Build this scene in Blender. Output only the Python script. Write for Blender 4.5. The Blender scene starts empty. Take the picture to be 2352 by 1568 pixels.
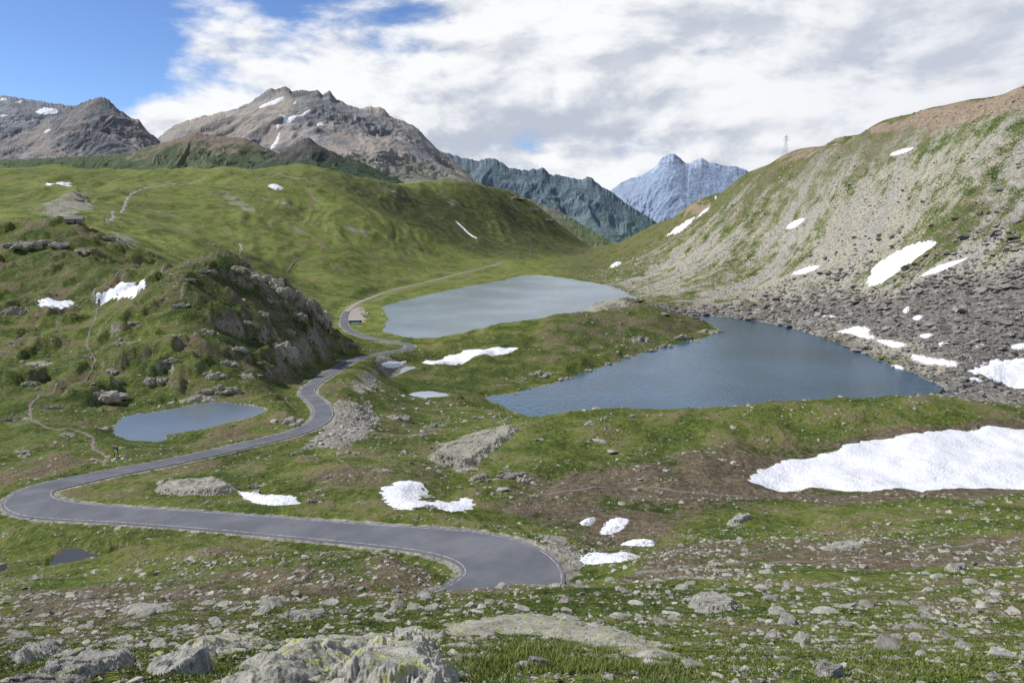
import bpy, bmesh, math, random, time
import numpy as np
from mathutils import Vector, Matrix
T0=time.time()
random.seed(5); rng=np.random.default_rng(7)
F=1560.; CX,CY=1176.,784.; TH=math.atan(294/1560.)
ct,st=math.cos(TH),math.sin(TH)
scene=bpy.context.scene; COL=scene.collection
def ue(px,py):
    x=(px-CX)/F; y=-(py-CY)/F; dy=ct+y*st; return x/dy,(-st+y*ct)/dy
def uz(px,e):
    y=(e*ct+st)/(ct-e*st); return (px-CX)/F/(ct+y*st)
def onz(px,py,z):
    u,e=ue(px,py); d=z/e; return (u*d,d,z)
def sst(a,b,x):
    t=np.clip((x-a)/(b-a),0,1); return t*t*(3-2*t)
# ---------- noise
GA=rng.uniform(0,2*np.pi,(256,256)); GX,GY=np.cos(GA),np.sin(GA)
def gn(x,y):
    xi=np.floor(x).astype(np.int64); yi=np.floor(y).astype(np.int64)
    xf=x-xi; yf=y-yi; sx=xf*xf*xf*(xf*(xf*6-15)+10); sy=yf*yf*yf*(yf*(yf*6-15)+10)
    def g(a,b):
        i=(xi+a)&255; j=(yi+b)&255
        return GX[i,j]*(xf-a)+GY[i,j]*(yf-b)
    n0=g(0,0)*(1-sx)+g(1,0)*sx; n1=g(0,1)*(1-sx)+g(1,1)*sx
    return (n0*(1-sy)+n1*sy)*1.5
def fbm(x,y,o=4,r=.5):
    s=0;a=1
    for k in range(o):
        s=s+a*gn(x*2**k+17.3*k,y*2**k-9.1*k); a*=r
    return s
def ridged(x,y,o=4,r=.5):
    s=0;a=1;t=0
    for k in range(o):
        s=s+a*(1-np.abs(gn(x*2**k+5.3*k,y*2**k+3.1*k))*1.6); t+=a; a*=r
    return s/t
# ---------- control points
P=[]
def cp(px,py,d):
    u,e=ue(px,py); P.append((u,math.log(d),e))
def cz(px,z,d):
    e=z/d; P.append((uz(px,e),math.log(d),e))
Z='z'
C={
0:[(1430,28),(1385,55),(1320,80),(1240,100),(1190,112),(1120,130),(1060,150),(1000,175),(940,200),(870,235),(800,275),(740,310),(700,345),(640,400),(560,450),(508,490),(Z,-20,560),(480,750),(440,1000),(410,1250),(379,1500),(Z,90,1800),(Z,60,2400)],
150:[(1425,28),(1380,55),(1320,78),(1275,90),(1215,100),(1140,122),(1080,142),(1040,155),(980,180),(920,208),(850,245),(780,285),(730,320),(700,345),(665,370),(600,410),(530,465),(506,490),(Z,-17,570),(490,700),(450,950),(415,1250),(385,1500),(Z,90,1800),(Z,60,2400)],
300:[(1410,28),(1370,55),(1300,77),(1240,90),(1215,95),(1130,118),(1110,125),(1030,165),(1000,185),(940,214),(880,235),(800,265),(720,300),(660,345),(612,370),(Z,-36,430),(570,520),(545,620),(500,800),(440,1100),(395,1500),(Z,90,1800),(Z,60,2400)],
450:[(1400,29),(1360,55),(1290,77),(1225,90),(1150,110),(1110,125),(1075,140),(1025,165),(1010,180),(920,224),(850,245),(780,265),(700,292),(640,318),(600,345),(Z,-45,400),(Z,-50,500),(580,700),(540,850),(480,1050),(430,1250),(392,1500),(Z,90,1800),(Z,60,2400)],
560:[(1392,30),(1360,55),(1290,75),(1228,88),(1150,108),(1090,130),(1050,150),(980,192),(945,210),(890,240),(830,270),(745,305),(680,335),(610,362),(Z,-55,430),(Z,-75,520),(585,800),(520,1000),(450,1220),(378,1500),(Z,100,1700),(Z,60,2400)],
660:[(1390,31),(1355,55),(1280,75),(1220,88),(1150,105),(1090,128),(1040,150),(960,200),(908,235),(862,270),(815,300),(745,350),(695,385),(658,405),(Z,-75,470),(Z,-90,560),(Z,-88,700),(620,850),(560,1000),(480,1200),(385,1500),(Z,60,2400)],
740:[(1385,32),(1350,55),(1270,74),(1215,86),(1150,105),(1090,125),(1040,148),(1000,175),(870,300),(835,345),(780,400),(732,440),(Z,-87,480),(Z,-97,540),(Z,-98,620),(690,740),(640,850),(580,1000),(500,1200),(398,1500),(Z,70,1900)],
800:[(1380,33),(1350,55),(1262,73),(1210,86),(1150,105),(1080,125),(1030,150),(1000,175),(960,212),(930,245),(890,290),(850,335),(814,400),(785,450),(770,490),(Z,-97,540),(Z,-98.5,640),(700,730),(650,850),(580,1030),(500,1250),(402,1550),(Z,70,1900)],
870:[(1375,35),(1350,55),(1255,72),(1212,84),(1165,97),(1100,118),(1050,140),(1020,165),(990,200),(960,235),(910,290),(870,345),(835,400),(795,480),(784,515),(Z,-99,560),(680,800),(640,950),(580,1130),(500,1350),(407,1650),(Z,80,2000)],
960:[(1372,36),(1352,55),(1250,74),(1208,85),(1160,97),(1110,115),(1060,138),(1035,160),(1000,205),(970,250),(940,295),(905,343),(870,390),(820,460),(782,520),(Z,-101,600),(Z,-101,800),(Z,-98,950),(640,1030),(600,1180),(540,1400),(480,1600),(425,1800),(Z,80,2100)],
1060:[(1355,38),(1350,52),(1250,78),(1200,90),(1150,108),(1100,128),(1050,150),(1010,172),(985,195),(960,250),(935,300),(905,345),(860,400),(800,465),(766,525),(Z,-101,580),(Z,-101,900),(640,1040),(612,1270),(570,1450),(520,1650),(470,1800),(425,1950),(Z,60,2200)],
1180:[(1352,40),(1348,54),(1270,78),(1190,94),(1150,108),(1110,124),(1060,145),(1010,165),(983,180),(965,250),(950,290),(Z,-100,330),(885,388),(850,415),(800,470),(745,545),(Z,-101,600),(Z,-101,1000),(618,1210),(600,1380),(570,1600),(520,1850),(470,2050),(440,2200),(Z,30,2450),(Z,-250,3500)],
1300:[(1348,40),(1320,62),(1250,84),(1190,98),(1140,115),(1100,130),(1050,147),(1000,168),(950,192),(Z,-84,250),(Z,-101,310),(Z,-102,370),(845,425),(795,480),(720,560),(Z,-101,640),(Z,-101,1050),(615,1180),(600,1350),(588,1700),(568,2050),(524,2300),(Z,-130,2550),(Z,-400,3500)],
1365:[(592,1500),(585,1800),(580,2200),(Z,-260,2700),(Z,-450,3500)],
1400:[(1345,40),(1310,62),(1250,84),(1190,100),(1140,116),(1080,138),(1020,162),(940,193),(Z,-84,250),(Z,-101,310),(Z,-102,400),(808,468),(750,545),(688,640),(Z,-101,700),(Z,-102,850),(645,1000),(615,1180),(588,1500),(560,2000),(Z,-190,2500),(Z,-420,3500)],
1500:[(1340,42),(1300,62),(1240,84),(1180,102),(1130,120),(1080,138),(1020,160),(943,193),(Z,-84,250),(Z,-101,310),(Z,-102,450),(780,520),(735,560),(700,620),(692,760),(670,850),(620,1000),(565,1350),(515,1750),(Z,-90,2100),(Z,-250,3500)],
1600:[(1330,44),(1280,64),(1220,86),(1170,104),(1120,125),(1060,143),(1000,164),(938,193),(Z,-84,250),(Z,-101,310),(Z,-102,500),(760,575),(734,605),(722,670),(700,730),(650,830),(600,950),(520,1200),(460,1400),(Z,10,1600),(Z,-150,3500)],
1800:[(1325,44),(1270,66),(1210,88),(1160,108),(1128,130),(1080,145),(1010,165),(920,190),(Z,-83,250),(Z,-101,300),(Z,-103,500),(Z,-101,605),(735,640),(700,690),(600,800),(500,880),(405,950),(356,1000),(Z,80,1110),(Z,40,1300)],
2000:[(1320,45),(1260,67),(1200,88),(1155,108),(1125,130),(1080,145),(1010,165),(913,192),(Z,-83,250),(Z,-101,300),(Z,-103,420),(815,478),(750,540),(650,640),(550,700),(410,770),(296,820),(Z,95,900),(Z,60,1100)],
2200:[(1315,46),(1250,68),(1190,90),(1150,110),(1122,132),(1060,150),(990,172),(911,198),(Z,-82,250),(Z,-100,310),(Z,-102,355),(850,410),(750,470),(600,560),(450,625),(310,688),(240,730),(Z,108,800),(Z,80,1000)],
2352:[(1310,46),(1240,68),(1185,90),(1145,112),(1120,134),(1060,150),(990,175),(918,215),(Z,-85,280),(895,385),(800,420),(650,485),(500,545),(350,610),(198,675),(Z,115,740),(Z,90,900)],
2750:[(1300,46),(1230,70),(1170,92),(1130,120),(1060,150),(990,180),(900,240),(850,330),(700,400),(500,470),(300,530),(80,600),(Z,135,660),(Z,110,800)],
}
C[-450]=C[0]
for px,l in C.items():
    if px!=1365:
        cz(px,-1.75,1.5); cz(px,-2.4,3); cp(px,1508,5); cp(px,1485,9)
        cp(px,1455+ (10 if px<400 else 0) ,15); 
        if px>1150: cp(px,1400,27)
    for t in l:
        if t[0]=='z': cz(px,t[1],t[2])
        else: cp(px,t[0],t[1])
    if not 1100<px<1650: cz(px,0,3500)
cp(1900,330,895); cp(2100,268,768); cp(1700,406,1150); cp(1100,424,2050); cp(500,600,345); cp(400,608,350)
cp(700,680,425); cp(765,752,455); cp(480,384,1500); cp(640,383,1500); cp(1240,472,2260)
# ---------- road
RP=[(900,1425,-34.2,6),(1000,1408,-34.8,7),(1095,1385,-36,8.8),(1162,1352,-37.2,10.8),(1188,1318,-38.2,11.4),(1172,1290,-38.8,10.8),(1124,1264,-39.3,9),(1050,1246,-40,7.6),(950,1234,-41,6.6),(850,1226,-42,6.2),(700,1213,-43.5,6),(500,1196,-45.5,6),(300,1182,-47.5,6),(170,1174,-49,6.6),(85,1163,-50,7.4),(62,1143,-51,7.6),(90,1122,-52,7),(150,1108,-52.6,6.3),(240,1088,-53.5,5.8),(400,1058,-56,5.6),(560,1022,-59,5.6),(640,1003,-60.5,5.6),(700,985,-61.6,6),(735,965,-62.7,6.4),(743,945,-64,6.4),(728,922,-66.5,6),(706,902,-69.3,6),(715,885,-71.5,6),(760,855,-76,6),(800,832,-80,6),(840,818,-84.5,6),(895,808,-91,6),(935,800,-95,6.4),(942,793,-96,6.4),(920,787,-96.6,6),(880,781,-97.2,6),(845,774,-97.8,6),(812,763,-98.2,6),(793,750,-98.4,6),(790,735,-98.5,6),(797,715,-98.6,5.5),(820,697,-98.7,5),(850,684,-98.7,4.5),(900,667,-98.7,4.2),(1000,643,-98.6,4.2),(1080,622,-98.5,4.2),(1130,610,-98.3,4.2),(1150,603,-98,4.2)]
rw=np.array([onz(a,b,z)+(w,) for a,b,z,w in RP])
def catmull(Q,step):
    out=[]
    n=len(Q)
    for i in range(n-1):
        p0=Q[max(i-1,0)];p1=Q[i];p2=Q[i+1];p3=Q[min(i+2,n-1)]
        L=np.linalg.norm((p2-p1)[:2]); m=max(2,int(L/step))
        a=np.linalg.norm((p1-p0)[:2])**.5+1e-3; b=L**.5+1e-3; c=np.linalg.norm((p3-p2)[:2])**.5+1e-3
        m1=(p2-p1)+b*((p1-p0)/a-(p2-p0)/(a+b)) if i>0 else (p2-p1)
        m2=(p2-p1)+b*((p3-p2)/c-(p3-p1)/(b+c)) if i<n-2 else (p2-p1)
        for k in range(m):
            t=k/m
            out.append((2*t**3-3*t*t+1)*p1+(t**3-2*t*t+t)*m1+(-2*t**3+3*t*t)*p2+(t**3-t*t)*m2)
    out.append(Q[-1]); return np.array(out)
road=catmull(rw,1.3)
for k in range(6):
    road[1:-1]=(road[:-2]+2*road[1:-1]+road[2:])/4
for q in rw[3:]: P.append((q[0]/q[1],math.log(q[1]),q[2]/q[1]))
P=np.array(P)
keep=[]
for i in range(len(P)-1,-1,-1):
    if all((P[i,0]-P[j,0])**2+(P[i,1]-P[j,1])**2>0.012**2 for j in keep): keep.append(i)
P=P[keep]; N=len(P)
c2=.03**2
K=np.sqrt((P[:,None,0]-P[None,:,0])**2+(P[:,None,1]-P[None,:,1])**2+c2)
A=np.zeros((N+3,N+3)); A[:N,:N]=K-np.eye(N)*0.002; A[:N,N]=1;A[N,:N]=1;A[:N,N+1:]=P[:,:2];A[N+1:,:N]=P[:,:2].T
W=np.linalg.solve(A,np.concatenate([P[:,2],[0,0,0]]))
cu=np.linspace(-1.06,1.06,330); cv=np.linspace(math.log(1.4),math.log(3500),400)
CE=np.zeros((400,330))
for j in range(0,400,20):
    uu,vv=np.meshgrid(cu,cv[j:j+20]); u_=uu.ravel()[:,None];v_=vv.ravel()[:,None]
    r=np.sqrt((u_-P[None,:,0])**2+(v_-P[None,:,1])**2+c2)
    CE[j:j+20]=(r@W[:N]+W[N]+W[N+1]*u_[:,0]+W[N+2]*v_[:,0]).reshape(uu.shape)
NU,NV=1150,1300
U=np.linspace(-1.06,1.06,NU); V=np.linspace(math.log(1.4),math.log(3500),NV)
class Grid:
    def __init__(s,U,S,Zz,logs=True):
        s.U=U;s.S=S;s.Z=Zz;s.logs=logs;s.du=U[1]-U[0];s.ds=S[1]-S[0]
    def s_of(s,d): return np.log(d) if s.logs else d
    def d_of(s,v): return np.exp(v) if s.logs else v
    def at(s,x,y):
        u=x/y; v=s.s_of(y)
        a=np.clip((u-s.U[0])/s.du,0,len(s.U)-1.001); b=np.clip((v-s.S[0])/s.ds,0,len(s.S)-1.001)
        i=a.astype(int); j=b.astype(int); fa=a-i; fb=b-j
        return (s.Z[j,i]*(1-fa)+s.Z[j,i+1]*fa)*(1-fb)+(s.Z[j+1,i]*(1-fa)+s.Z[j+1,i+1]*fa)*fb
    def hit(s,px,py):
        u,e=ue(px,py)
        a=(u-s.U[0])/s.du
        if a<0 or a>len(s.U)-1.01: return None
        i=int(a); fa=a-i; col=s.Z[:,i]*(1-fa)+s.Z[:,i+1]*fa
        D=s.d_of(s.S); q=col-e*D
        w=np.nonzero(q>=0)[0]
        w=w[w>0]
        if len(w)==0: return None
        j=w[0]; f=-q[j-1]/(q[j]-q[j-1]+1e-9); f=min(max(f,0),1)
        d=s.d_of(s.S[j-1]+f*s.ds)
        return (u*d,d,e*d)
def bil(G,u,v,U,V):
    a=np.clip((U-u[0])/(u[1]-u[0]),0,len(u)-1.001);b=np.clip((V-v[0])/(v[1]-v[0]),0,len(v)-1.001)
    i=a.astype(int);j=b.astype(int);fa=(a-i)[None,:];fb=(b-j)[:,None]
    g=G[:,i]*(1-fa)+G[:,i+1]*fa
    return g[j]*(1-fb)+g[j+1]*fb
E=bil(CE,cu,cv,U,V)
for k in range(5):
    E[1:-1]=(E[:-2]+2*E[1:-1]+E[2:])/4; E[:,1:-1]=(E[:,:-2]+2*E[:,1:-1]+E[:,2:])/4
D=np.exp(V)[:,None]*np.ones((1,NU)); X=U[None,:]*D; Y=D
Zt=E*D
def win(x0,x1,y0,y1):
    y0=max(y0,1.5); y1=min(y1,3400)
    if y1<=y0: return None
    us=[x0/y0,x0/y1,x1/y0,x1/y1]
    i0=max(0,int((min(us)-U[0])/(U[1]-U[0]))-1); i1=min(NU,int((max(us)-U[0])/(U[1]-U[0]))+3)
    j0=max(0,int((math.log(y0)-V[0])/(V[1]-V[0]))-1); j1=min(NV,int((math.log(y1)-V[0])/(V[1]-V[0]))+3)
    return slice(j0,j1),slice(i0,i1)
RD=np.full((NV,NU),1e3); RZ=np.zeros((NV,NU)); RW=np.full((NV,NU),3.)
for k in range(len(road)-1):
    a=road[k];b=road[k+1];R=24
    s=win(min(a[0],b[0])-R,max(a[0],b[0])+R,min(a[1],b[1])-R,max(a[1],b[1])+R)
    dx,dy=b[0]-a[0],b[1]-a[1]; x=X[s];y=Y[s]
    t=np.clip(((x-a[0])*dx+(y-a[1])*dy)/(dx*dx+dy*dy+1e-9),0,1)
    dist=np.hypot(x-a[0]-t*dx,y-a[1]-t*dy); m=dist<RD[s]
    RD[s]=np.where(m,dist,RD[s]); RZ[s]=np.where(m,a[2]+t*(b[2]-a[2]),RZ[s]); RW[s]=np.where(m,a[3]/2,RW[s])
# noise relief
amp=np.zeros_like(Zt)
slopeR=sst(.0,.1,U)[None,:]*sst(420,520,D)
hillL=(1-sst(.0,.12,U))[None,:]*sst(600,800,D)
knoll=(1-sst(-.28,-.2,U))[None,:]*sst(180,230,D)*(1-sst(500,600,D))
penin=sst(-.2,-.1,U)[None,:]*(1-sst(.3,.4,U))[None,:]*sst(380,430,D)*(1-sst(640,720,D))
for lam in [220,110,55,27,13,6.5,3.2,1.6,.8,.4,.2]:
    w=sst(.006,.014,lam/D)*(1-sst(.12,.3,lam/D))
    k=.035 if lam>=27 else (.065 if lam>4 else .06)
    kk=k*(1-(.7 if lam>=13 else .1)*slopeR+.8*knoll+(.9 if 10<lam<60 else .3)*penin)
    kk=np.where(D>700,kk*.8,kk)
    n=gn(X/lam+lam*3.7,Y/lam-lam*1.3)
    amp+=n*lam*kk*w
gx=(X*.75+Y*.45); gy=(Y*.75-X*.45)
gul=ridged(gx/170+fbm(X/300,Y/300,2)*.5,gy/520,4,.55)
amp+=hillL*(gul-.75)*22*sst(0,1,(Zt+100)/60)
amp+=knoll*np.clip(fbm(X/22,Y/22,4)-.1,0,.5)*8
near=sst(0,1,(RD-RW-1)/10)
Zt+=amp*(.15+.85*near)
def poly_sd(x,y,poly):
    poly=np.asarray(poly); n=len(poly); ins=np.zeros(x.shape,bool); dm=np.full(x.shape,1e18)
    for i in range(n):
        ax,ay=poly[i][:2]; bx,by=poly[(i+1)%n][:2]; dx,dy=bx-ax,by-ay
        t=np.clip(((x-ax)*dx+(y-ay)*dy)/(dx*dx+dy*dy+1e-12),0,1)
        dm=np.minimum(dm,(x-ax-t*dx)**2+(y-ay-t*dy)**2)
        c=((ay>y)!=(by>y))&(x<(bx-ax)*(y-ay)/(by-ay+1e-12)+ax); ins^=c
    d=np.sqrt(dm); return np.where(ins,d,-d)
def chaikin(p,n=2):
    p=np.asarray(p,float)
    for _ in range(n):
        q=np.roll(p,-1,0); p=np.stack([.75*p+.25*q,.25*p+.75*q],1).reshape(-1,p.shape[1])
    return p
LK={
'far':(-100,[(868,705),(930,690),(1000,673),(1080,656),(1150,646),(1190,634),(1230,631),(1290,637),(1350,647),(1400,655),(1430,667),(1460,683),(1475,698),(1400,716),(1320,733),(1250,742),(1200,748),(1100,764),(1000,776),(955,779),(905,768),(872,758),(893,740),(893,722)],25),
'near':(-100,[(1600,722),(1650,727),(1700,731),(1800,748),(1870,768),(1950,797),(2020,828),(2100,858),(2150,878),(2200,905),(2205,925),(2000,950),(1800,962),(1600,970),(1400,974),(1260,968),(1210,960),(1150,930),(1100,912),(1180,902),(1250,887),(1350,853),(1440,822),(1520,798),(1600,780),(1655,765),(1640,745),(1600,732)],12),
'pondA':(-62,[(255,988),(275,962),(310,950),(350,948),(400,938),(470,922),(540,926),(620,938),(590,955),(530,968),(470,985),(420,992),(375,1000),(380,1014),(330,1016),(280,1008)],4),
'pondB':(-94.5,[(866,852),(900,840),(962,842),(932,852),(905,866),(880,879),(864,871)],5),
'pondC':(-92,[(928,908),(960,899),(1000,898),(1044,908),(990,912),(940,916)],5),
'pondD':(-48.3,[(100,1312),(122,1285),(150,1258),(172,1232),(182,1250),(220,1262),(265,1275),(300,1290),(240,1294),(190,1300),(140,1310)],1.5)}
WM=np.full((NV,NU),-1e3)
lakes={}
for nm,(z,pp,R) in LK.items():
    poly=chaikin([onz(a,b,z)[:2] for a,b in pp],2); lakes[nm]=(z,poly)
    mx=poly.max(0)+R*2; mn=poly.min(0)-R*2
    s=win(mn[0],mx[0],mn[1],mx[1]); x,y=X[s],Y[s]
    sd=poly_sd(x,y,poly)+fbm(x/(R*.9),y/(R*.9),4,.6)*R*(.15 if R>3 else .5)
    zz=Zt[s]
    o=-sd
    shore=z+.05+np.maximum(o,0)*.12
    w=sst(0,1,o/R)
    out=np.maximum(shore*(1-w)+zz*w, z+.05+np.minimum(np.maximum(o,0),2)*.1)
    out=np.where(o>R*1.2,zz,out)
    Zt[s]=np.where(sd>0,z-.03-np.minimum(sd*.15,3),out)
    if R>3: WM[s]=np.maximum(WM[s],sd)
tgt=RZ-.08-.0005*D
fl=1-sst(0,1,(RD-RW-1.2-.004*D)/(7+9*sst(200,260,D)))
Zt=np.where(RD<900,Zt*(1-fl)+tgt*fl,Zt)
G=Grid(U,V,Zt)
print('grid',time.time()-T0)
# ---------- mesh helpers
def mesh_arr(name,v,f,mat=None,smooth=True):
    me=bpy.data.meshes.new(name); v=np.ascontiguousarray(v,dtype=np.float32); f=np.ascontiguousarray(f,dtype=np.int32)
    me.vertices.add(len(v)); me.vertices.foreach_set('co',v.ravel())
    k=f.shape[1]; me.loops.add(f.size); me.loops.foreach_set('vertex_index',f.ravel())
    me.polygons.add(len(f)); me.polygons.foreach_set('loop_start',np.arange(0,f.size,k,dtype=np.int32)); me.polygons.foreach_set('loop_total',np.full(len(f),k,dtype=np.int32))
    me.polygons.foreach_set('use_smooth',np.full(len(f),smooth)); me.update(calc_edges=True)
    if mat: me.materials.append(mat)
    return me
def obj(name,me,kind=None,label=None,cat=None,group=None,parent=None,loc=None):
    o=bpy.data.objects.new(name,me); COL.objects.link(o)
    if kind:o['kind']=kind
    if label:o['label']=label
    if cat:o['category']=cat
    if group:o['group']=group
    if parent:o.parent=parent
    if loc is not None:o.location=loc
    return o
def gridfaces(nj,ni,flip=False):
    j,i=np.meshgrid(np.arange(nj-1),np.arange(ni-1),indexing='ij'); a=(j*ni+i).ravel()
    return np.stack([a,a+1,a+ni+1,a+ni],1)
def attr(me,name,arr):
    a=me.attributes.new(name,'FLOAT_COLOR','POINT'); c=np.ones((len(me.vertices),4),np.float32); c[:,:arr.shape[1]]=arr
    a.data.foreach_set('color',c.ravel())
class NT:
    def __init__(s,name=None,world=None):
        if world: s.m=world; 
        else: s.m=bpy.data.materials.new(name)
        s.m.use_nodes=True; s.t=s.m.node_tree; s.t.nodes.clear(); s._pos=None
    def n(s,ty,ins=None,**kw):
        nd=s.t.nodes.new(ty)
        for k,v in kw.items(): setattr(nd,k,v)
        for k,v in (ins or {}).items():
            sk=nd.inputs[k]
            if isinstance(v,bpy.types.NodeSocket): s.t.links.new(v,sk)
            else: sk.default_value=v
        return nd
    def m_(s,op,a,b=0.,c=None,clamp=False):
        d={0:a,1:b}
        if c is not None:d[2]=c
        return s.n('ShaderNodeMath',d,operation=op,use_clamp=clamp).outputs[0]
    def add(s,a,b):return s.m_('ADD',a,b)
    def mul(s,a,b):return s.m_('MULTIPLY',a,b)
    def ss(s,x,a,b,o0=0.,o1=1.):
        return s.n('ShaderNodeMapRange',{0:x,1:a,2:b,3:o0,4:o1},interpolation_type='SMOOTHSTEP').outputs[0]
    def mix(s,f,a,b,bt='MIX'):
        nd=s.n('ShaderNodeMix',data_type='RGBA',blend_type=bt)
        for k,v in ((0,f),(6,a),(7,b)):
            if isinstance(v,tuple) and len(v)==3: v=v+(1,)
            if isinstance(v,bpy.types.NodeSocket): s.t.links.new(v,nd.inputs[k])
            else: nd.inputs[k].default_value=v
        return nd.outputs[2]
    def noise(s,co,sc,det=4,ro=.55,di=0.):
        return s.n('ShaderNodeTexNoise',{'Vector':co,'Scale':sc,'Detail':det,'Roughness':ro,'Distortion':di}).outputs[0]
    def pos(s):
        if s._pos is None: s._pos=s.n('ShaderNodeNewGeometry').outputs['Position']
        return s._pos
    def sep(s,v):
        o=s.n('ShaderNodeSeparateXYZ',{0:v}).outputs; return o[0],o[1],o[2]
    def att(s,name):
        a=s.n('ShaderNodeAttribute',attribute_name=name); o=s.n('ShaderNodeSeparateColor',{0:a.outputs[0]}).outputs; return o[0],o[1],o[2]
    def bump(s,h,st,di,nrm=None):
        d={'Strength':st,'Distance':di,'Height':h}
        if nrm is not None:d['Normal']=nrm
        return s.n('ShaderNodeBump',d).outputs[0]
    def out(s,col,rough=.9,nrm=None,spec=.2,**kw):
        d={'Base Color':col if isinstance(col,bpy.types.NodeSocket) else tuple(col)+(1,),'Roughness':rough,'Specular IOR Level':spec}
        d.update(kw)
        if nrm is not None:d['Normal']=nrm
        b=s.n('ShaderNodeBsdfPrincipled',d)
        o=s.n('ShaderNodeOutputMaterial',{0:b.outputs[0]}); return s.m
def simple(name,col,rough=.6,var=.15,sc=3,spec=.3,**kw):
    t=NT(name); n=t.noise(t.pos(),sc,4); c=tuple(col)
    return t.out(t.mix(n,tuple(x*(1-var) for x in c),tuple(min(1,x*(1+var)) for x in c)),rough,None,spec,**kw)
def hp(pts,g=None):
    out=[]
    for a,b in pts:
        h=(g or G).hit(a,b)
        if h is not None: out.append(h)
    return out
def mpoly(pts,soft=.03,zz=None):
    h=np.array(hp(pts)) if zz is None else np.array([onz(a,b,zz) for a,b in pts])
    if len(h)<3: return np.zeros((NV,NU))
    pl=np.stack([h[:,0]/h[:,1],np.log(h[:,1])],1)
    sd=poly_sd(U[None,:]*np.ones((NV,1)),V[:,None]*np.ones((1,NU)),pl)
    return sst(-soft,soft,sd)
UU=U[None,:]*np.ones((NV,1))
lush=sst(480,650,D)*(1-sst(-.05,.15,UU))*.9
lush=np.maximum(lush,.4*mpoly([(0,700),(400,700),(600,900),(600,1020),(0,1100)],.05))
lush=np.maximum(lush,.5*mpoly([(1500,1180),(2480,1150),(2480,1568),(1000,1568),(1300,1400)],.05))
lush=np.maximum(lush,.2)
shade_green=mpoly([(740,402),(1000,432),(1180,445),(1365,575),(1180,592),(1040,560),(900,500),(800,450)],.05)  # cloud shadow on the hill, painted into the ground as darker green
shade_green=np.maximum(shade_green,.75*mpoly([(620,600),(740,690),(760,760),(600,900),(480,800),(350,700),(380,620)],.05))
shade_green=np.maximum(shade_green,.45*mpoly([(0,800),(300,760),(500,900),(700,1050),(300,1060),(0,1090)],.08))
shade_green=np.maximum(shade_green,.6*mpoly([(850,800),(1050,790),(1400,720),(1600,760),(1300,870),(1050,930),(1000,1040),(830,1050)],.08))
shade_green=np.maximum(shade_green,.5*mpoly([(0,540),(120,520),(260,570),(330,620),(200,690),(0,700)],.05))
shade_green=np.maximum(shade_green,.6*mpoly([(2300,330),(2500,250),(2500,480),(2352,500),(2250,520),(2180,480)],.05))
dirt=np.full((NV,NU),.25)+.2*slopeR
dirt=np.maximum(dirt,.36*sst(55,75,D)*(1-sst(330,380,D)))
dirt=np.maximum(dirt,.68*mpoly([(1120,1110),(1300,1060),(1700,1010),(1900,1000),(2200,960),(2480,960),(2480,1140),(1900,1150),(1600,1200),(1400,1300),(1250,1220),(1100,1180)],.08))
dirt=np.maximum(dirt,.9*mpoly([(1500,1120),(1700,1060),(1850,1030),(2000,990),(2480,960),(2480,985),(2000,1010),(1750,1080),(1720,1125),(2100,1130),(2100,1145),(1600,1150)],.03))
dirt=np.maximum(dirt,.54*mpoly([(0,1350),(300,1330),(1000,1300),(1050,1360),(700,1390),(0,1420)],.03))
dirt=np.maximum(dirt,.5*mpoly([(1050,1150),(560,1160),(700,1090),(1050,1060)],.03))
dirt=np.maximum(dirt,.45*(1-sst(30,70,D)))
dirt=np.maximum(dirt,.58*mpoly([(1500,1250),(2352,1230),(2352,1300),(1400,1340)],.02))
dirt=np.maximum(dirt,.4*knoll)
dirt=np.maximum(dirt,.38*hillL)
dscr=mpoly([(1600,716),(1800,665),(1950,620),(2100,600),(2352,535),(2500,500),(2500,925),(2200,912),(2100,862),(2000,822),(1800,752),(1650,729)],.09)
lscr=.74*mpoly([(1480,690),(1380,640),(1500,575),(1600,520),(1700,455),(1800,410),(2000,340),(2200,280),(2352,245),(2500,200),(2500,560),(2000,650),(1700,705)],.07)
for g in ([(1500,640),(1700,560),(1850,560),(1830,600),(1650,660),(1560,690)],[(2120,480),(2250,420),(2352,330),(2500,300),(2500,460),(2352,520),(2200,550)],[(1350,640),(1480,560),(1560,560),(1480,650)],[(1650,520),(1850,440),(1900,445),(1700,530)]):
    lscr=lscr*(1-.42*mpoly(g,.05)); 
scr=np.maximum(lscr,dscr)
red=mpoly([(2020,290),(2352,188),(2500,130),(2500,215),(2352,250),(2150,300)],.02)+.5*mpoly([(1500,520),(1800,352),(2020,285),(2020,330),(1800,385),(1560,510)],.02)
grav=np.maximum(mpoly([(760,930),(850,920),(870,960),(840,1010),(780,1030),(700,1030),(745,980)],.02),mpoly([(800,880),(870,840),(880,880),(830,930)],.02)*.7)
grav=np.maximum(grav,(1-sst(0,1,(RD-RW-.3)/(1.2+.003*D)))*.8)
grav=np.maximum(grav,.75*mpoly([(1190,1215),(1300,1230),(1345,1280),(1340,1320),(1295,1340),(1280,1290)],.01))
grav=np.maximum(grav,.72*sst(-1.2,0,WM))
grav=np.maximum(grav,.8*mpoly([(1480,700),(1600,722),(1700,735),(1900,775),(1900,740),(1750,700),(1600,690)],.01))
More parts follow.
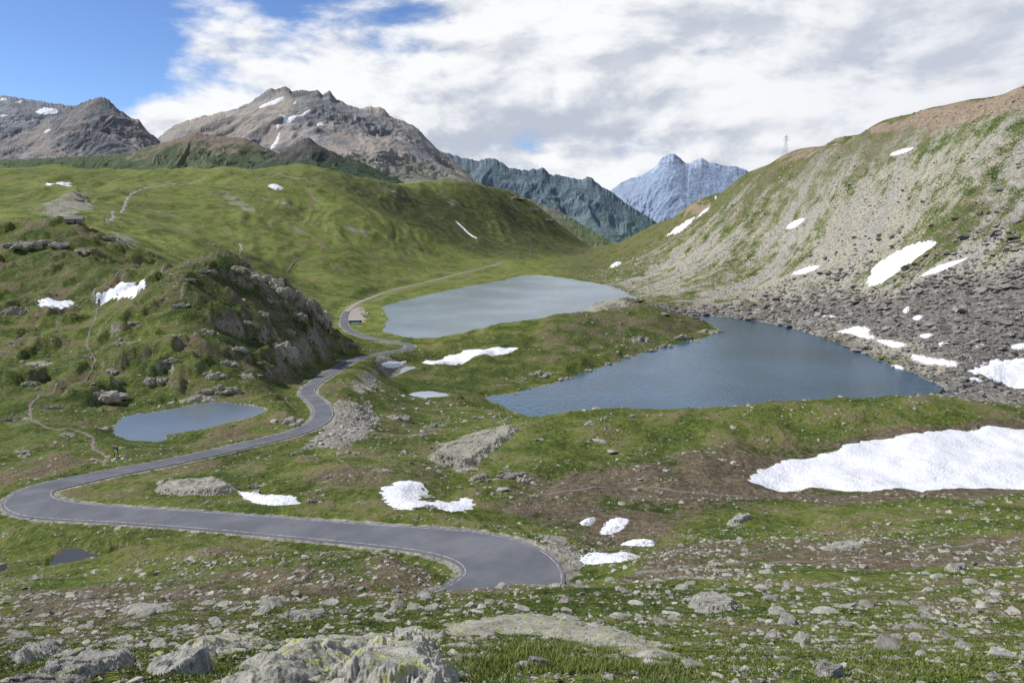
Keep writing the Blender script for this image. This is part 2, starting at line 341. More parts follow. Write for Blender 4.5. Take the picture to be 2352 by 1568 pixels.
for g in ([(635,393),(730,418),(715,427),(620,402)],[(488,430),(560,455),(600,485),(570,490),(520,465)],[(590,450),(680,472),(670,487)],[(775,508),(865,535),(850,545),(785,524)],[(640,500),(725,545),(695,550)],[(425,438),(472,462),(450,468)],[(960,455),(1000,475),(990,480)],[(80,470),(200,440),(230,480),(120,510)],[(250,520),(330,560),(300,580),(240,550)],[(700,430),(760,470),(740,475)],[(330,470),(420,500),(400,505)],[(860,420),(930,450),(915,455)],[(1110,428),(1180,436),(1280,506),(1350,556),(1290,552),(1180,478)],[(1000,440),(1060,470),(1040,480)],[(1000,1010),(1100,1000),(1060,1050),(980,1060)]):
    grav=np.maximum(grav,.60*mpoly(g,.018))
# ---------- terrain object
far=[4500,7000,12000,30000]
v=np.stack([X,Y,Zt],-1).reshape(-1,3)
ext=[np.stack([U*dd,np.full(NU,dd),np.minimum(Zt[-1],0)-150-120*k],1) for k,dd in enumerate(far)]
v=np.concatenate([v]+ext)
def padm(a):
    a=a.reshape(-1); return np.concatenate([a]+[a[-NU:]]*4)
ter=NT('terrain_ground')
co=ter.pos(); r_l,g_d,b_s=ter.att('mask_a'); r_shade,g_g,b_r=ter.att('mask_b')
nL=ter.noise(co,.012,5,.6); nM=ter.noise(co,.06,7,.66,.4); nS=ter.noise(co,.8,5,.65); nF=ter.noise(co,9.,4,.65)
mixn=ter.add(ter.mul(nM,.55),ter.mul(nS,.45))
gr=ter.mix(ter.ss(mixn,.36,.62),(.030,.050,.011),(.125,.155,.032))
lu=ter.mix(ter.ss(mixn,.34,.64),(.06,.105,.018),(.225,.26,.065))
gr=ter.mix(ter.mul(r_l,ter.ss(nL,.35,.6,.2,1.)),gr,lu)
gr=ter.mix(ter.mul(ter.ss(nM,.5,.66),.55),gr,(.23,.195,.09))
gr=ter.mix(ter.mul(r_shade,.8),gr,ter.mix(ter.ss(mixn,.36,.62),(.016,.032,.010),(.058,.08,.024)))  # grass mixed towards darker green where cloud shade is painted in
gr=ter.mix(ter.ss(nF,.3,.7,.0,.6),gr,ter.mix(1.,gr,(1.9,1.75,1.6),'MULTIPLY'))
dc=ter.mix(ter.ss(nS,.3,.7),(.05,.033,.022),(.19,.14,.10))
dc=ter.mix(ter.ss(nF,.4,.7,0.,.6),dc,(.27,.23,.18))
df=ter.ss(ter.add(ter.add(g_d,ter.mul(ter.add(nM,-.5),1.7)),ter.mul(ter.add(nS,-.5),1.3)),.4,.64)
col=ter.mix(ter.mul(df,.9),gr,dc)
sp=ter.noise(co,1.4,6,.75); sp2=ter.noise(co,.3,7,.78)
spk=ter.ss(ter.m_('MAXIMUM',sp,ter.add(sp2,.018)),.63,.68)
spk=ter.mul(spk,ter.ss(r_l,1.,.7,.6,.9))
rc=ter.mix(ter.ss(nS,.3,.7),(.22,.21,.18),(.52,.5,.43))
col=ter.mix(spk,col,rc)
vd=ter.n('ShaderNodeTexVoronoi',{'Vector':co,'Scale':.45}); vc=ter.n('ShaderNodeSeparateColor',{0:vd.outputs['Color']}).outputs[0]
vd2=ter.n('ShaderNodeTexVoronoi',{'Vector':co,'Scale':1.3}); vc2=ter.n('ShaderNodeSeparateColor',{0:vd2.outputs['Color']}).outputs[0]
vv=ter.add(ter.mul(vc,.5),ter.mul(vc2,.5))
Xc,Yc,Zc=ter.sep(co)
sv=ter.n('ShaderNodeCombineXYZ',{0:ter.mul(ter.add(Xc,ter.mul(Yc,.35)),.006),1:ter.mul(ter.add(Yc,ter.mul(Xc,-.35)),.03),2:0.}).outputs[0]
strk=ter.noise(sv,1.,6,.65,.3)
dk=ter.ss(ter.add(b_s,ter.mul(ter.add(nM,-.5),.6)),.8,1.0)
sl=ter.mix(vv,(.23,.215,.165),(.50,.465,.375)); sdk=ter.mix(vv,(.075,.07,.066),(.28,.265,.245))
sl=ter.mix(ter.ss(strk,.45,.62,0.,.6),sl,ter.mix(vv,(.2,.195,.18),(.42,.41,.38)))
sc=ter.mix(dk,sl,sdk)
sf=ter.ss(ter.add(ter.add(ter.add(b_s,ter.mul(ter.add(nM,-.5),1.3)),ter.mul(ter.add(nS,-.5),1.2)),ter.mul(ter.add(strk,-.5),1.6)),.38,.66)
col=ter.mix(sf,col,sc)
col=ter.mix(ter.mul(ter.ss(ter.add(b_r,ter.mul(ter.add(nM,-.5),1.)),.3,.6),.8),col,ter.mix(vv,(.26,.17,.12),(.42,.33,.26)))
gc=ter.mix(vv,(.18,.165,.14),(.46,.43,.37))
col=ter.mix(ter.mul(ter.ss(ter.add(ter.add(g_g,ter.mul(ter.add(nS,-.5),1.4)),ter.mul(ter.add(nM,-.5),1.2)),.4,.64),.9),col,gc)
nz=ter.sep(ter.n('ShaderNodeNewGeometry').outputs['Normal'])[2]
stp=ter.ss(ter.add(nz,ter.add(ter.mul(ter.add(nS,-.5),.5),ter.mul(ter.add(sp2,-.5),1.8))),.68,.54)
col=ter.mix(ter.mul(ter.mul(stp,.85),ter.ss(b_s,.6,.3)),col,ter.mix(ter.ss(sp2,.35,.6),(.07,.06,.045),(.42,.39,.32)))
hh=ter.add(ter.mul(nS,.8),ter.mul(vd.outputs['Distance'],ter.mul(sf,-.5)))
nb=ter.bump(hh,.8,1.2); nb=ter.bump(nF,.8,.1,nb)
nb=ter.bump(nM,.75,6.,nb)
MT=ter.out(col,.95,nb,.1)
me=mesh_arr('terrain',v,gridfaces(NV+4,NU),MT)
attr(me,'mask_a',np.stack([padm(lush),padm(dirt),padm(scr)],1))
attr(me,'mask_b',np.stack([padm(shade_green),padm(grav),padm(red)],1))
obj('terrain',me,'structure','grassy alpine valley ground with rock and scree','ground')
print('terrain',time.time()-T0)
# ---------- water
def water(name,base,sc,amp_,rough=.12):
    t=NT(name); c=t.pos(); x,y,z=t.sep(c)
    v2=t.n('ShaderNodeCombineXYZ',{0:x,1:t.mul(y,.55),2:z}).outputs[0]
    n=t.noise(v2,sc,4,.6); big=t.noise(c,.012,4)
    cc=t.mix(t.ss(big,.35,.65),tuple(b*.8 for b in base),tuple(b*1.2 for b in base))
    return t.out(cc,rough,t.bump(n,.5,amp_),.5,**{'IOR':1.33})
MWf=water('lake_water_pale',(.18,.235,.255),.35,.35,.2); MWn=water('lake_water_deep',(.03,.08,.135),.45,.6,.12); MWp=water('pond_water',(.14,.165,.18),1.5,.05,.1)
MWm=water('puddle_water',(.06,.06,.05),1.5,.02,.25)
MWi=water('pond_ice',(.38,.43,.46),1.5,.02,.3)
info={'far':('lake',MWf,'pale blue grey mountain lake in the valley'),'near':('lake',MWn,'deep blue mountain lake below a scree slope'),'pondA':('pond',MWp,'small dark pond beside the winding road'),'pondB':('pond',MWi,'small pond with melting snow on grass'),'pondC':('pond',MWi,'tiny pale pond on the grass'),'pondD':('pond',MWm,'shallow dark pool below the road bend')}
for nm,(z,poly) in lakes.items():
    off={'far':10,'near':6,'pondA':2,'pondB':2,'pondC':2,'pondD':1.2}[nm]
    nx=np.roll(poly,-1,0)-np.roll(poly,1,0); nx/= (np.linalg.norm(nx,axis=1)[:,None]+1e-9)
    area=np.sum(poly[:,0]*np.roll(poly[:,1],-1)-np.roll(poly[:,0],-1)*poly[:,1])
    nr=np.stack([nx[:,1],-nx[:,0]],1)*(1 if area>0 else -1)
    q=poly+nr*off
    if area<0:q=q[::-1]
    me=bpy.data.meshes.new(info[nm][0]); me.from_pydata([(a,b,z) for a,b in q],[],[list(range(len(q)))]); me.materials.append(info[nm][1]); me.update()
    obj(info[nm][0],me,'structure',info[nm][2],'lake' if off>3 else 'pond')
# ---------- road
tg=NT('pale_gravel'); c=tg.pos(); n=tg.noise(c,1.,6,.7); n2=tg.noise(c,9,4)
MG=tg.out(tg.mix(n,(.2,.18,.145),(.42,.38,.32)),.95,tg.bump(n2,.6,.06))
ta=NT('asphalt'); c=ta.pos(); n=ta.noise(c,.15,6,.6); n2=ta.noise(c,14.,4,.6)
colr=ta.mix(ta.ss(n,.35,.68),(.095,.102,.115),(.15,.156,.168)); colr=ta.mix(ta.ss(n2,.3,.7,0.,.25),colr,(.2,.2,.21))
crk=ta.noise(c,.7,7,.75); colr=ta.mix(ta.ss(crk,.6,.66,0.,.35),colr,(.07,.072,.08))
MA=ta.out(colr,.85,ta.bump(n2,.3,.02),.2)
tm=NT('worn_white_paint'); c=tm.pos(); n=tm.noise(c,1.5,5,.7)
MP=tm.out(tm.mix(tm.ss(n,.4,.6),(.5,.5,.5),(.2,.205,.21)),.7)
def ribbon(name,pts,offs,mat,kind,label,cat):
    pts=np.asarray(pts); t=np.gradient(pts[:,:2],axis=0); t/=np.linalg.norm(t,axis=1)[:,None]+1e-9
    nr=np.stack([-t[:,1],t[:,0]],1); rows=[]
    for (o,dz) in offs:
        oo=o if np.ndim(o) else np.full(len(pts),o)
        rows.append(np.stack([pts[:,0]+nr[:,0]*oo,pts[:,1]+nr[:,1]*oo,pts[:,2]+dz],1))
    v=np.stack(rows,1).reshape(-1,3); f=gridfaces(len(pts),len(offs))[:,::-1]
    me=mesh_arr(name,v,f[:,::1],mat,False); return obj(name,me,kind,label,cat)
isp=int(np.argmin(np.abs(road[:,1]-690)+ (np.arange(len(road))<len(road)*.5)*1e4))
for sl_,mt_,lb_ in ((slice(0,isp+1),MA,'winding grey asphalt mountain road'),(slice(isp,len(road)),MG,'pale gravel road running beside the lake')):
    q_=road[sl_]; hw=q_[:,3]/2
    ribbon('road',q_,[(-hw-.5,-.7),(-hw,0),(hw*0,.03),(hw,0),(hw+.5,-.7)],mt_,'structure',lb_,'road')
lim=road[:,1]<560
rr=road[lim]; h2=rr[:,3]/2
wl=.042+.00018*rr[:,1]
for sgn in (-1,1):
    o1=sgn*(h2-.35)-wl; o2=sgn*(h2-.35)+wl
    ribbon('road_marking',rr,[(o1,.022),(o2,.022)],MP,'structure','worn white edge line on asphalt road','road marking')
# ---------- draped patches
def drape(name,g,pts,mat,th,kk=.35,nz=.1,res=70,world=None,kind=None,label=None,cat=None,group=None,lump=.2,step=0,smooth=True):
    h=hp(pts,g) if world is None else world
    if len(h)<3: return
    pl=chaikin(np.array(h)[:,:2],2)
    u=pl[:,0]/pl[:,1]; s=g.s_of(pl[:,1]); size=math.sqrt(abs(np.sum(pl[:,0]*np.roll(pl[:,1],-1)-np.roll(pl[:,0],-1)*pl[:,1])/2))
    du=(u.max()-u.min())*.08+1e-4; ds=(s.max()-s.min())*.08+1e-5
    uu=np.linspace(u.min()-du,u.max()+du,res*2); ss_=np.linspace(s.min()-ds,s.max()+ds,res*2)
    Ug,Sg=np.meshgrid(uu,ss_); Dg=g.d_of(Sg); x=Ug*Dg; y=Dg
    sd=poly_sd(x,y,pl)
    wd=size*.12
    sd=sd+fbm(x/wd+3,y/wd,5,.6)*size*nz*.35
    up=np.clip(sd*kk/max(size,.1)*12*th,-th*3,th)
    q=fbm(x/(wd*2),y/(wd*2),4,.6)*th*lump
    if step: 
        q=fbm(x/(wd*5),y/(wd*5),2,.5)*th*lump
        ca=x*.8+y*.6; cb=y*.8-x*.6; ca=ca+fbm(x/wd/2,y/wd/2,3)*wd*.8; cb=cb+fbm(x/wd/2+7,y/wd/2,3)*wd*.8
        pa=size*.42; pb=size*.15
        ia=np.floor(ca/pa); ib=np.floor(cb/pb+.37*ia); ra=ca/pa-ia; rb=cb/pb+.37*ia-ib
        hsh=np.modf(np.abs(np.sin(ia*12.9898+ib*78.233)*43758.5))[0]
        edge=np.minimum(np.minimum(ra,1-ra)*pa,np.minimum(rb,1-rb)*pb)/(size*.016)
        q=q+(hsh-.5)*th*.5*step+(rb-.5)*th*.3*step-th*.3*step*(1-np.clip(edge,0,1))
        q=q+fbm(x/(size*.06),y/(size*.06),4,.6)*th*.045
    z=g.at(x,y)+up+q*np.clip(up/th+.3,0,1)
    ok=sd>-size*.06
    f=gridfaces(*x.shape); k=ok.ravel()[f].any(1); f=f[k]
    if len(f)==0:return
    used=np.unique(f); mp=np.full(x.size,-1); mp[used]=np.arange(len(used))
    v=np.stack([x,y,z],-1).reshape(-1,3)[used]
    c0=v.mean(0); me=mesh_arr(name,v-c0,mp[f],mat,smooth); return obj(name,me,kind,label,cat,group,loc=c0)
tsn=NT('old_snow'); c=tsn.pos(); n=tsn.noise(c,.5,6,.65); n2=tsn.noise(c,1.6,5,.6); 
MS=tsn.out(tsn.mix(tsn.ss(n,.52,.74,0.,.5),(.78,.79,.82),(.58,.58,.59)),.6,tsn.bump(n2,.9,.5),.3)
SN=[
([(1712,1103),(1730,1080),(1790,1060),(1870,1045),(1900,1040),(1960,1015),(2050,998),(2200,988),(2352,986),(2480,990),(2500,1120),(2352,1122),(2200,1122),(2050,1122),(1950,1128),(1850,1122),(1760,1118)],'large smooth white snow field on brown soil'),
([(872,1122),(900,1108),(950,1103),(980,1115),(985,1130),(960,1150),(1000,1152),(1085,1135),(1088,1170),(1050,1178),(990,1165),(930,1170),(890,1165),(880,1145)],'ragged white snow patch on brown grass'),
([(538,1118),(560,1130),(620,1135),(690,1145),(690,1157),(640,1162),(590,1157),(560,1145)],'small snow patch beside flat rocks'),
([(80,685),(130,690),(182,690),(150,710),(100,718)],'white snow patch in a grassy hollow'),
([(216,680),(250,665),(300,650),(340,652),(325,668),(280,684),(225,690)],'white snow patch in a grassy hollow'),
([(965,828),(1040,812),(1100,803),(1160,796),(1205,802),(1150,816),(1080,824),(1020,837),(980,838)],'long narrow snow strip on green peninsula'),
([(873,834),(900,826),(938,826),(925,838),(880,842)],'small snow patch at a pond edge'),
([(1330,1282),(1350,1268),(1400,1270),(1482,1270),(1440,1290),(1400,1290),(1340,1298)],'thin snow patch beside the hairpin bend'),
([(1370,1225),(1400,1188),(1447,1190),(1440,1207),(1400,1228)],'dirty snow remnant on gravel'),
([(1420,1248),(1460,1235),(1507,1243),(1500,1256),(1440,1254)],'small snow remnant on gravel'),
([(1330,1197),(1370,1186),(1362,1207),(1335,1208)],'small snow remnant on gravel'),
([(1988,657),(2000,620),(2030,590),(2100,560),(2152,552),(2140,570),(2080,610),(2030,650)],'steep elongated snow patch on dark scree'),
([(2105,638),(2160,605),(2232,586),(2205,602),(2150,628)],'narrow snow streak on dark scree'),
([(1803,524),(1820,508),(1852,499),(1842,511),(1815,528)],'small snow patch on pale scree'),
([(2240,842),(2280,825),(2352,820),(2440,830),(2440,882),(2300,878),(2220,858)],'snow patch among dark boulders'),
([(1920,762),(1945,755),(1970,748),(2000,755),(1990,764),(2015,777),(1985,776),(1960,768)],'snow patch among boulders by the lake'),
([(2005,780),(2045,781),(2090,790),(2060,800),(2035,792)],'snow patch among boulders by the lake'),
([(2085,813),(2120,816),(2150,825),(2205,833),(2190,845),(2150,836),(2120,837)],'snow patch among boulders by the lake'),
([(2105,771),(2150,766),(2130,778)],'small snow patch on dark scree'),
([(2322,792),(2370,783),(2370,802),(2325,803)],'small snow patch on dark scree'),
([(2070,715),(2090,700),(2085,722)],'small snow patch on dark scree'),
([(2090,730),(2125,722),(2110,738)],'small snow patch on dark scree'),
([(1810,630),(1870,608),(1890,612),(1840,632)],'small snow patch on pale scree'),
([(1525,545),(1560,517),(1600,495),(1632,480),(1605,500),(1560,530)],'thin snow streak on grassy slope'),
([(1400,612),(1415,602),(1430,602),(1410,614)],'small snow patch on pale scree'),
([(2036,358),(2080,341),(2105,339),(2065,358)],'small snow patch near the stony crest'),
([(1640,449),(1662,434),(1674,436),(1648,451)],'small snow patch near the stony crest'),
([(105,426),(125,417),(162,419),(160,428),(120,430)],'small snow patch on a green hillside'),
([(612,424),(640,423),(655,436),(630,437)],'small snow patch on a green hillside'),
([(1045,507),(1050,508),(1098,548),(1094,548)],'thin snow streak in a hillside gully'),
([(2150,792),(2165,785),(2185,790),(2170,797)],'small snow patch on dark scree'),
([(2040,842),(2060,838),(2085,846),(2065,850)],'small snow patch on dark scree'),
([(1880,730),(1900,722),(1925,728),(1905,735)],'small snow patch on dark scree'),
([(2230,800),(2250,790),(2268,796)],'small snow patch on dark scree'),
([(2210,870),(2240,866),(2262,876),(2235,880)],'small snow patch on dark scree'),
]
for i,(p,l) in enumerate(SN):
    a=G.hit(*p[0]); 
    if a is None: continue
    drape('snow_patch',G,p,MS,.12+.0018*a[1],label=l,cat='snow patch',nz=.05 if i==0 else (.3 if i>=14 else .14),lump=.15 if i==0 else .25,res=110 if i==0 else 60)
drape('gravel_ground',G,[(808,708),(835,704),(842,725),(835,742),(800,746),(800,722)],MG,.25,kind='structure',label='pale gravel lay-by beside the lake road',cat='gravel')
tb=NT('brown_gravel'); c=tb.pos(); n=tb.noise(c,1.,6,.7); n2=tb.noise(c,9,4)
MB=tb.out(tb.mix(n,(.11,.09,.07),(.28,.24,.2)),.95,tb.bump(n2,.8,.06))
def path(pts,w,label,mat=None):
    h=np.array(hp(pts))
    if len(h)<2: return
    q=catmull(np.concatenate([h,np.zeros((len(h),1))],1),max(.8,h[:,1].mean()*.004))
    q[:,0]+=fbm(q[:,1]/(w*4),q[:,0]/(w*4),3)*w*.5
    t=np.gradient(q[:,:2],axis=0); t/=np.linalg.norm(t,axis=1)[:,None]+1e-9; nr=np.stack([-t[:,1],t[:,0]],1)
    ww=w/2*(.85+.7*fbm(q[:,0]/w/2,q[:,1]/w/2,3,.7)); rows=[]
    for k,dz in ((-1.2,-.15*w),(-.7,.02),(0,.02),(.7,.02),(1.2,-.15*w)):
        x=q[:,0]+nr[:,0]*ww*k;y=q[:,1]+nr[:,1]*ww*k; rows.append(np.stack([x,y,G.at(x,y)+dz+.0004*y*(1 if dz>0 else 0)],1))
    v=np.stack(rows,1).reshape(-1,3); obj('path',mesh_arr('path',v,gridfaces(len(q),5)[:,::-1],mat or MB),'structure',label,'footpath')
path([(140,880),(90,910),(68,940),(95,975),(180,990),(212,1005),(218,1030),(245,1048),(238,1070)],1.1,'narrow worn footpath through grass')
path([(225,700),(215,740),(200,790),(215,840),(140,880)],.9,'narrow worn footpath through grass')
path([(1140,1128),(1250,1135),(1330,1125),(1450,1122),(1560,1128),(1700,1138)],.8,'trodden footpath across brown soil')
path([(1340,1330),(1480,1310),(1620,1302),(1800,1290),(2000,1275),(2200,1255),(2352,1235)],.6,'trodden footpath across stony grass')
path([(250,512),(262,490),(290,465),(320,440),(380,425),(470,410)],5,'pale track climbing a green hillside',MG)
path([(552,585),(556,570),(550,560)],3,'pale track on a grassy hillside',MG)
path([(660,625),(680,600),(720,590),(760,600)],2.5,'faint track on a grassy hillside')
# ---------- mountains
def blur(a,n):
    if n<1: return a
    k=np.hanning(2*n+3); k/=k.sum(); p=np.pad(a,(n+1,n+1),mode='edge'); return np.convolve(p,k,'valid')
def mountain(label,sil,Dm,Wm,base,colA,colB,colG,glev,relief,lam,seed,crest=1.,snow=0.,stretch=.7,haze=(0,(0.3,.4,.55)),tal=.0):
    sil=np.array(sil,float); uu=[];ee=[]
    for a,b in sil: q=ue(a,b); uu.append(q[0]);ee.append(q[1])
    nu=int(min(900,(sil[-1,0]-sil[0,0])*.9)); nt=280
    u=np.linspace(uu[0],uu[-1],nu); e=np.interp(u,uu,ee)
    d=np.linspace(Dm-Wm,Dm+Wm*.3,nt); t=(d-(Dm-Wm))/Wm
    Ug,Dg=np.meshgrid(u,d); Tg=(t[:,None]*np.ones((1,nu))); x=Ug*Dg
    es=1.1*crest/F
    e0=e
    e=e+es*2.5*gn(u*F/14+seed,u*0+seed*1.7)+es*2*gn(u*F/5+seed,u*0+3.3)
    cell=(u[1]-u[0])*Dm
    eb=blur(e0,int(lam*1.2/cell)); em=blur(e0,int(lam*.35/cell))
    eb=np.minimum(eb,e0+.01); em=np.minimum(em,e0+.004)
    tt=np.clip(Tg,0,1); back=np.clip(Tg-1,0,1)
    w1=sst(.55,.92,tt); w2=sst(.93,1.0,tt)
    zc=((eb[None,:]*(1-w1)+em[None,:]*w1)*(1-w2)+e[None,:]*w2)*Dm
    prof=.6*tt+.4*tt**2
    H=np.maximum(zc-base,20)
    wx=fbm(x/lam/2+seed,Dg/lam/2,3)*.7
    sl=(Dm-Dg)/lam
    xr_=x/lam
    rg=np.maximum(ridged(xr_*.8+sl*.45+wx+seed,sl*stretch*.6+wx*.7,5,.5),ridged(xr_*.7-sl*.5-wx+seed*2,sl*.5+3,5,.5)-.04)
    win_=sst(0,.12,tt)*(1-sst(.8,1.0,tt)*.85)
    rel=relief*H*(rg-1.0)*win_*1.5
    z=base+H*prof+rel-back*H*1.2
    fine=ridged(x/lam*5+sl*2.+seed,Dg/lam*4,5,.6)-.75
    crag=sst(-.1,.4,fbm(x/lam*1.3+9,Dg/lam*1.3+seed,3))*.8+.2
    z=z+fine*crag*lam*.08*sst(0,.1,tt)*(1-sst(.88,1,tt)*.85)
    v=np.stack([x,Dg,z],-1).reshape(-1,3)
    M=NT('mountain_rock'); c=M.pos(); X_,Y_,Z_=M.sep(c); s=1/lam
    n1=M.noise(c,s*1.4,5,.55,.8); n2=M.noise(c,s*11,6,.7); n3=M.noise(c,s*3.5,6,.62,.4)
    cv=M.n('ShaderNodeCombineXYZ',{0:M.add(M.mul(X_,.35),M.mul(Z_,-.8)),1:M.mul(Y_,.3),2:M.mul(Z_,2.2)}).outputs[0]
    stt=M.noise(cv,s*5,5,.65)
    crg,_,_=M.att('crag')
    cc=M.mix(M.ss(n1,.44,.56),colA,colB)
    cc=M.mix(M.ss(M.add(n3,M.mul(M.add(n2,-.5),.7)),.5,.62,0.,.6),cc,tuple(min(1,x*1.3) for x in colB))
    cc=M.mix(M.mul(M.ss(stt,.45,.62,.0,.75),M.ss(crg,.3,.8,.2,1.)),cc,tuple(x*.4 for x in colA))
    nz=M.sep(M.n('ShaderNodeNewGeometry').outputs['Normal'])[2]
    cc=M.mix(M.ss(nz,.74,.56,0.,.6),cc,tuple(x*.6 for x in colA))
    zz=M.m_('DIVIDE',M.add(Z_,-base),float(np.mean(H)))
    gf=M.ss(M.add(M.add(zz,M.mul(M.add(n3,-.5),1.5)),M.mul(M.add(n2,-.5),.7)),glev+.12,glev-.12)
    gf=M.mul(gf,M.ss(nz,.5,.75))
    cc=M.mix(gf,cc,M.mix(n3,tuple(x*.6 for x in colG),tuple(x*1.4 for x in colG)))
    if snow>0:
        sf=M.mul(M.ss(M.add(M.add(M.mul(zz,.7),M.mul(n2,.6)),M.mul(n3,.3)),snow,snow+.05),M.ss(nz,.4,.7))
        cc=M.mix(sf,cc,(.65,.72,.82))
    cc=M.mix(haze[0],cc,haze[1])  # bluish distance haze painted into the rock colour
    m=M.out(cc,.95,M.bump(M.add(n2,M.mul(n3,.8)),.8,lam*.06),.1)
    me=mesh_arr('mountain',v,gridfaces(nt,nu),m,True); cq=np.broadcast_to(crag,x.shape).ravel(); attr(me,'crag',np.stack([cq]*3,1)); obj('mountain',me,'structure',label,'mountain')
    return Grid(u,d,z,False)
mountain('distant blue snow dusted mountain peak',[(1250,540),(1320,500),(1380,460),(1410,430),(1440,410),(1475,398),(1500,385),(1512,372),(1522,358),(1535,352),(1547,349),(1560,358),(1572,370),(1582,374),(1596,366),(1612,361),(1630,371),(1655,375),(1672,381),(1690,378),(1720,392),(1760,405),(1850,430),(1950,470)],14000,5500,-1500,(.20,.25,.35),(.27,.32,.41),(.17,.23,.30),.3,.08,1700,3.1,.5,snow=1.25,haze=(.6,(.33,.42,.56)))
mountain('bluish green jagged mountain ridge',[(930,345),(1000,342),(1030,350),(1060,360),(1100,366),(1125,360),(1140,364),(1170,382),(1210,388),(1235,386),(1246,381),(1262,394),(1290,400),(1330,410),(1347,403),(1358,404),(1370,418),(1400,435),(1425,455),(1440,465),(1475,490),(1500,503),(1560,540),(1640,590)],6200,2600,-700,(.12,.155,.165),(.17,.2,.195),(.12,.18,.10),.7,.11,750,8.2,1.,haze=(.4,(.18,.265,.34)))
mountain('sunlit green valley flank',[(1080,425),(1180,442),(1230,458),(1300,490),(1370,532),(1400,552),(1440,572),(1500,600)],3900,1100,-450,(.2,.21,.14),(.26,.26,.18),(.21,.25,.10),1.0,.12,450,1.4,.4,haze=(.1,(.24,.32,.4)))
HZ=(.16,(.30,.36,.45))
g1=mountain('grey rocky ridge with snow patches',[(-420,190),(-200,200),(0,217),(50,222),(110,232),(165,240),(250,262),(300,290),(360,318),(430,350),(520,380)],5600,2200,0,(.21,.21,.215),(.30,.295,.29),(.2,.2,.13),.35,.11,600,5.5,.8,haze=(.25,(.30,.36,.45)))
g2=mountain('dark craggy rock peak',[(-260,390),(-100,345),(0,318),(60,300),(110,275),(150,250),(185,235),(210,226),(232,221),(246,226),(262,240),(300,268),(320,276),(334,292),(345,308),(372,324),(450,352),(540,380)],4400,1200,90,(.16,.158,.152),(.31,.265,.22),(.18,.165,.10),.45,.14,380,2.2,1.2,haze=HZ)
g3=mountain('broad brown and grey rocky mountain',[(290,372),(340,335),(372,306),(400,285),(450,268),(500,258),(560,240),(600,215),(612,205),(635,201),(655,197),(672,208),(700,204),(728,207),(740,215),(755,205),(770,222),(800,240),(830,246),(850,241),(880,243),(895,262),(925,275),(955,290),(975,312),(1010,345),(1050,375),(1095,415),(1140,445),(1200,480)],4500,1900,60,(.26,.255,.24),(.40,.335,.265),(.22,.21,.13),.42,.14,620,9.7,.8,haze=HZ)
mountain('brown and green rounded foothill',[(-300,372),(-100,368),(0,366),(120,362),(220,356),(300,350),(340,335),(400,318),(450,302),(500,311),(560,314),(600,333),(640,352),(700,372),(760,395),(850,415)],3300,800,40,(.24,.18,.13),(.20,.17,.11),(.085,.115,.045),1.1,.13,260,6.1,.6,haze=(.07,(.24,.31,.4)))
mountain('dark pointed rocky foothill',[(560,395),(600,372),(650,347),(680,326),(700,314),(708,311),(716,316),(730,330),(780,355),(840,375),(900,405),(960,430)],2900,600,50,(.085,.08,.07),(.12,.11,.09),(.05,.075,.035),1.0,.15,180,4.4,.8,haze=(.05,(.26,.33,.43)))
for g,pts in ((g3,[(592,248),(620,234),(648,222),(655,224),(640,238),(602,249)]),(g3,[(640,262),(655,268),(690,266),(715,250),(705,266),(672,278),(650,284),(652,272)]),(g3,[(618,342),(640,305),(644,305),(626,345)]),(g3,[(722,288),(745,281),(742,290)]),(g3,[(811,276),(820,266),(819,278)]),(g3,[(672,238),(684,230),(680,240)]),(g3,[(632,292),(645,284),(642,298)]),
    (g1,[(78,260),(92,248),(128,249),(136,259),(105,263)]),(g1,[(0,228),(15,226),(18,232),(2,232)]),(g2,[(98,304),(115,296),(118,300),(106,307)]),(g1,[(30,236),(50,230),(52,236)]),(g1,[(140,262),(158,255),(152,268)]),(g1,[(-20,268),(20,262),(15,270)])):
    drape('snow_patch',g,pts,MS,5,nz=.3,res=40,label='snow patch in a rocky mountain gully',cat='snow patch')
print('mountains',time.time()-T0)
# ---------- rocks
def hull(seed,n=13,flat=.6):
    r=random.Random(seed); bm=bmesh.new()
    for i in range(n):
        p=Vector((r.gauss(0,1),r.gauss(0,1),r.gauss(0,1))).normalized()*r.uniform(.8,1.1)
        bm.verts.new((p.x,p.y*r.uniform(.75,1),p.z*flat))
    ret=bmesh.ops.convex_hull(bm,input=bm.verts)
    bmesh.ops.delete(bm,geom=[g for g in ret['geom_interior'] if isinstance(g,bmesh.types.BMVert)],context='VERTS')
    bmesh.ops.triangulate(bm,faces=bm.faces); bm.verts.ensure_lookup_table(); bm.verts.index_update()
    v=np.array([q.co[:] for q in bm.verts]); f=np.array([[a.index for a in q.verts] for q in bm.faces]); bm.free(); return v,f
HL=[hull(i,11+i%4,.3+.05*(i%6)) for i in range(12)]
def ico(sub):
    bm=bmesh.new(); bmesh.ops.create_icosphere(bm,subdivisions=sub,radius=1)
    v=np.array([q.co[:] for q in bm.verts]); f=np.array([[a.index for a in q.verts] for q in bm.faces]); bm.free(); return v,f
I3=ico(4); I4=ico(6)
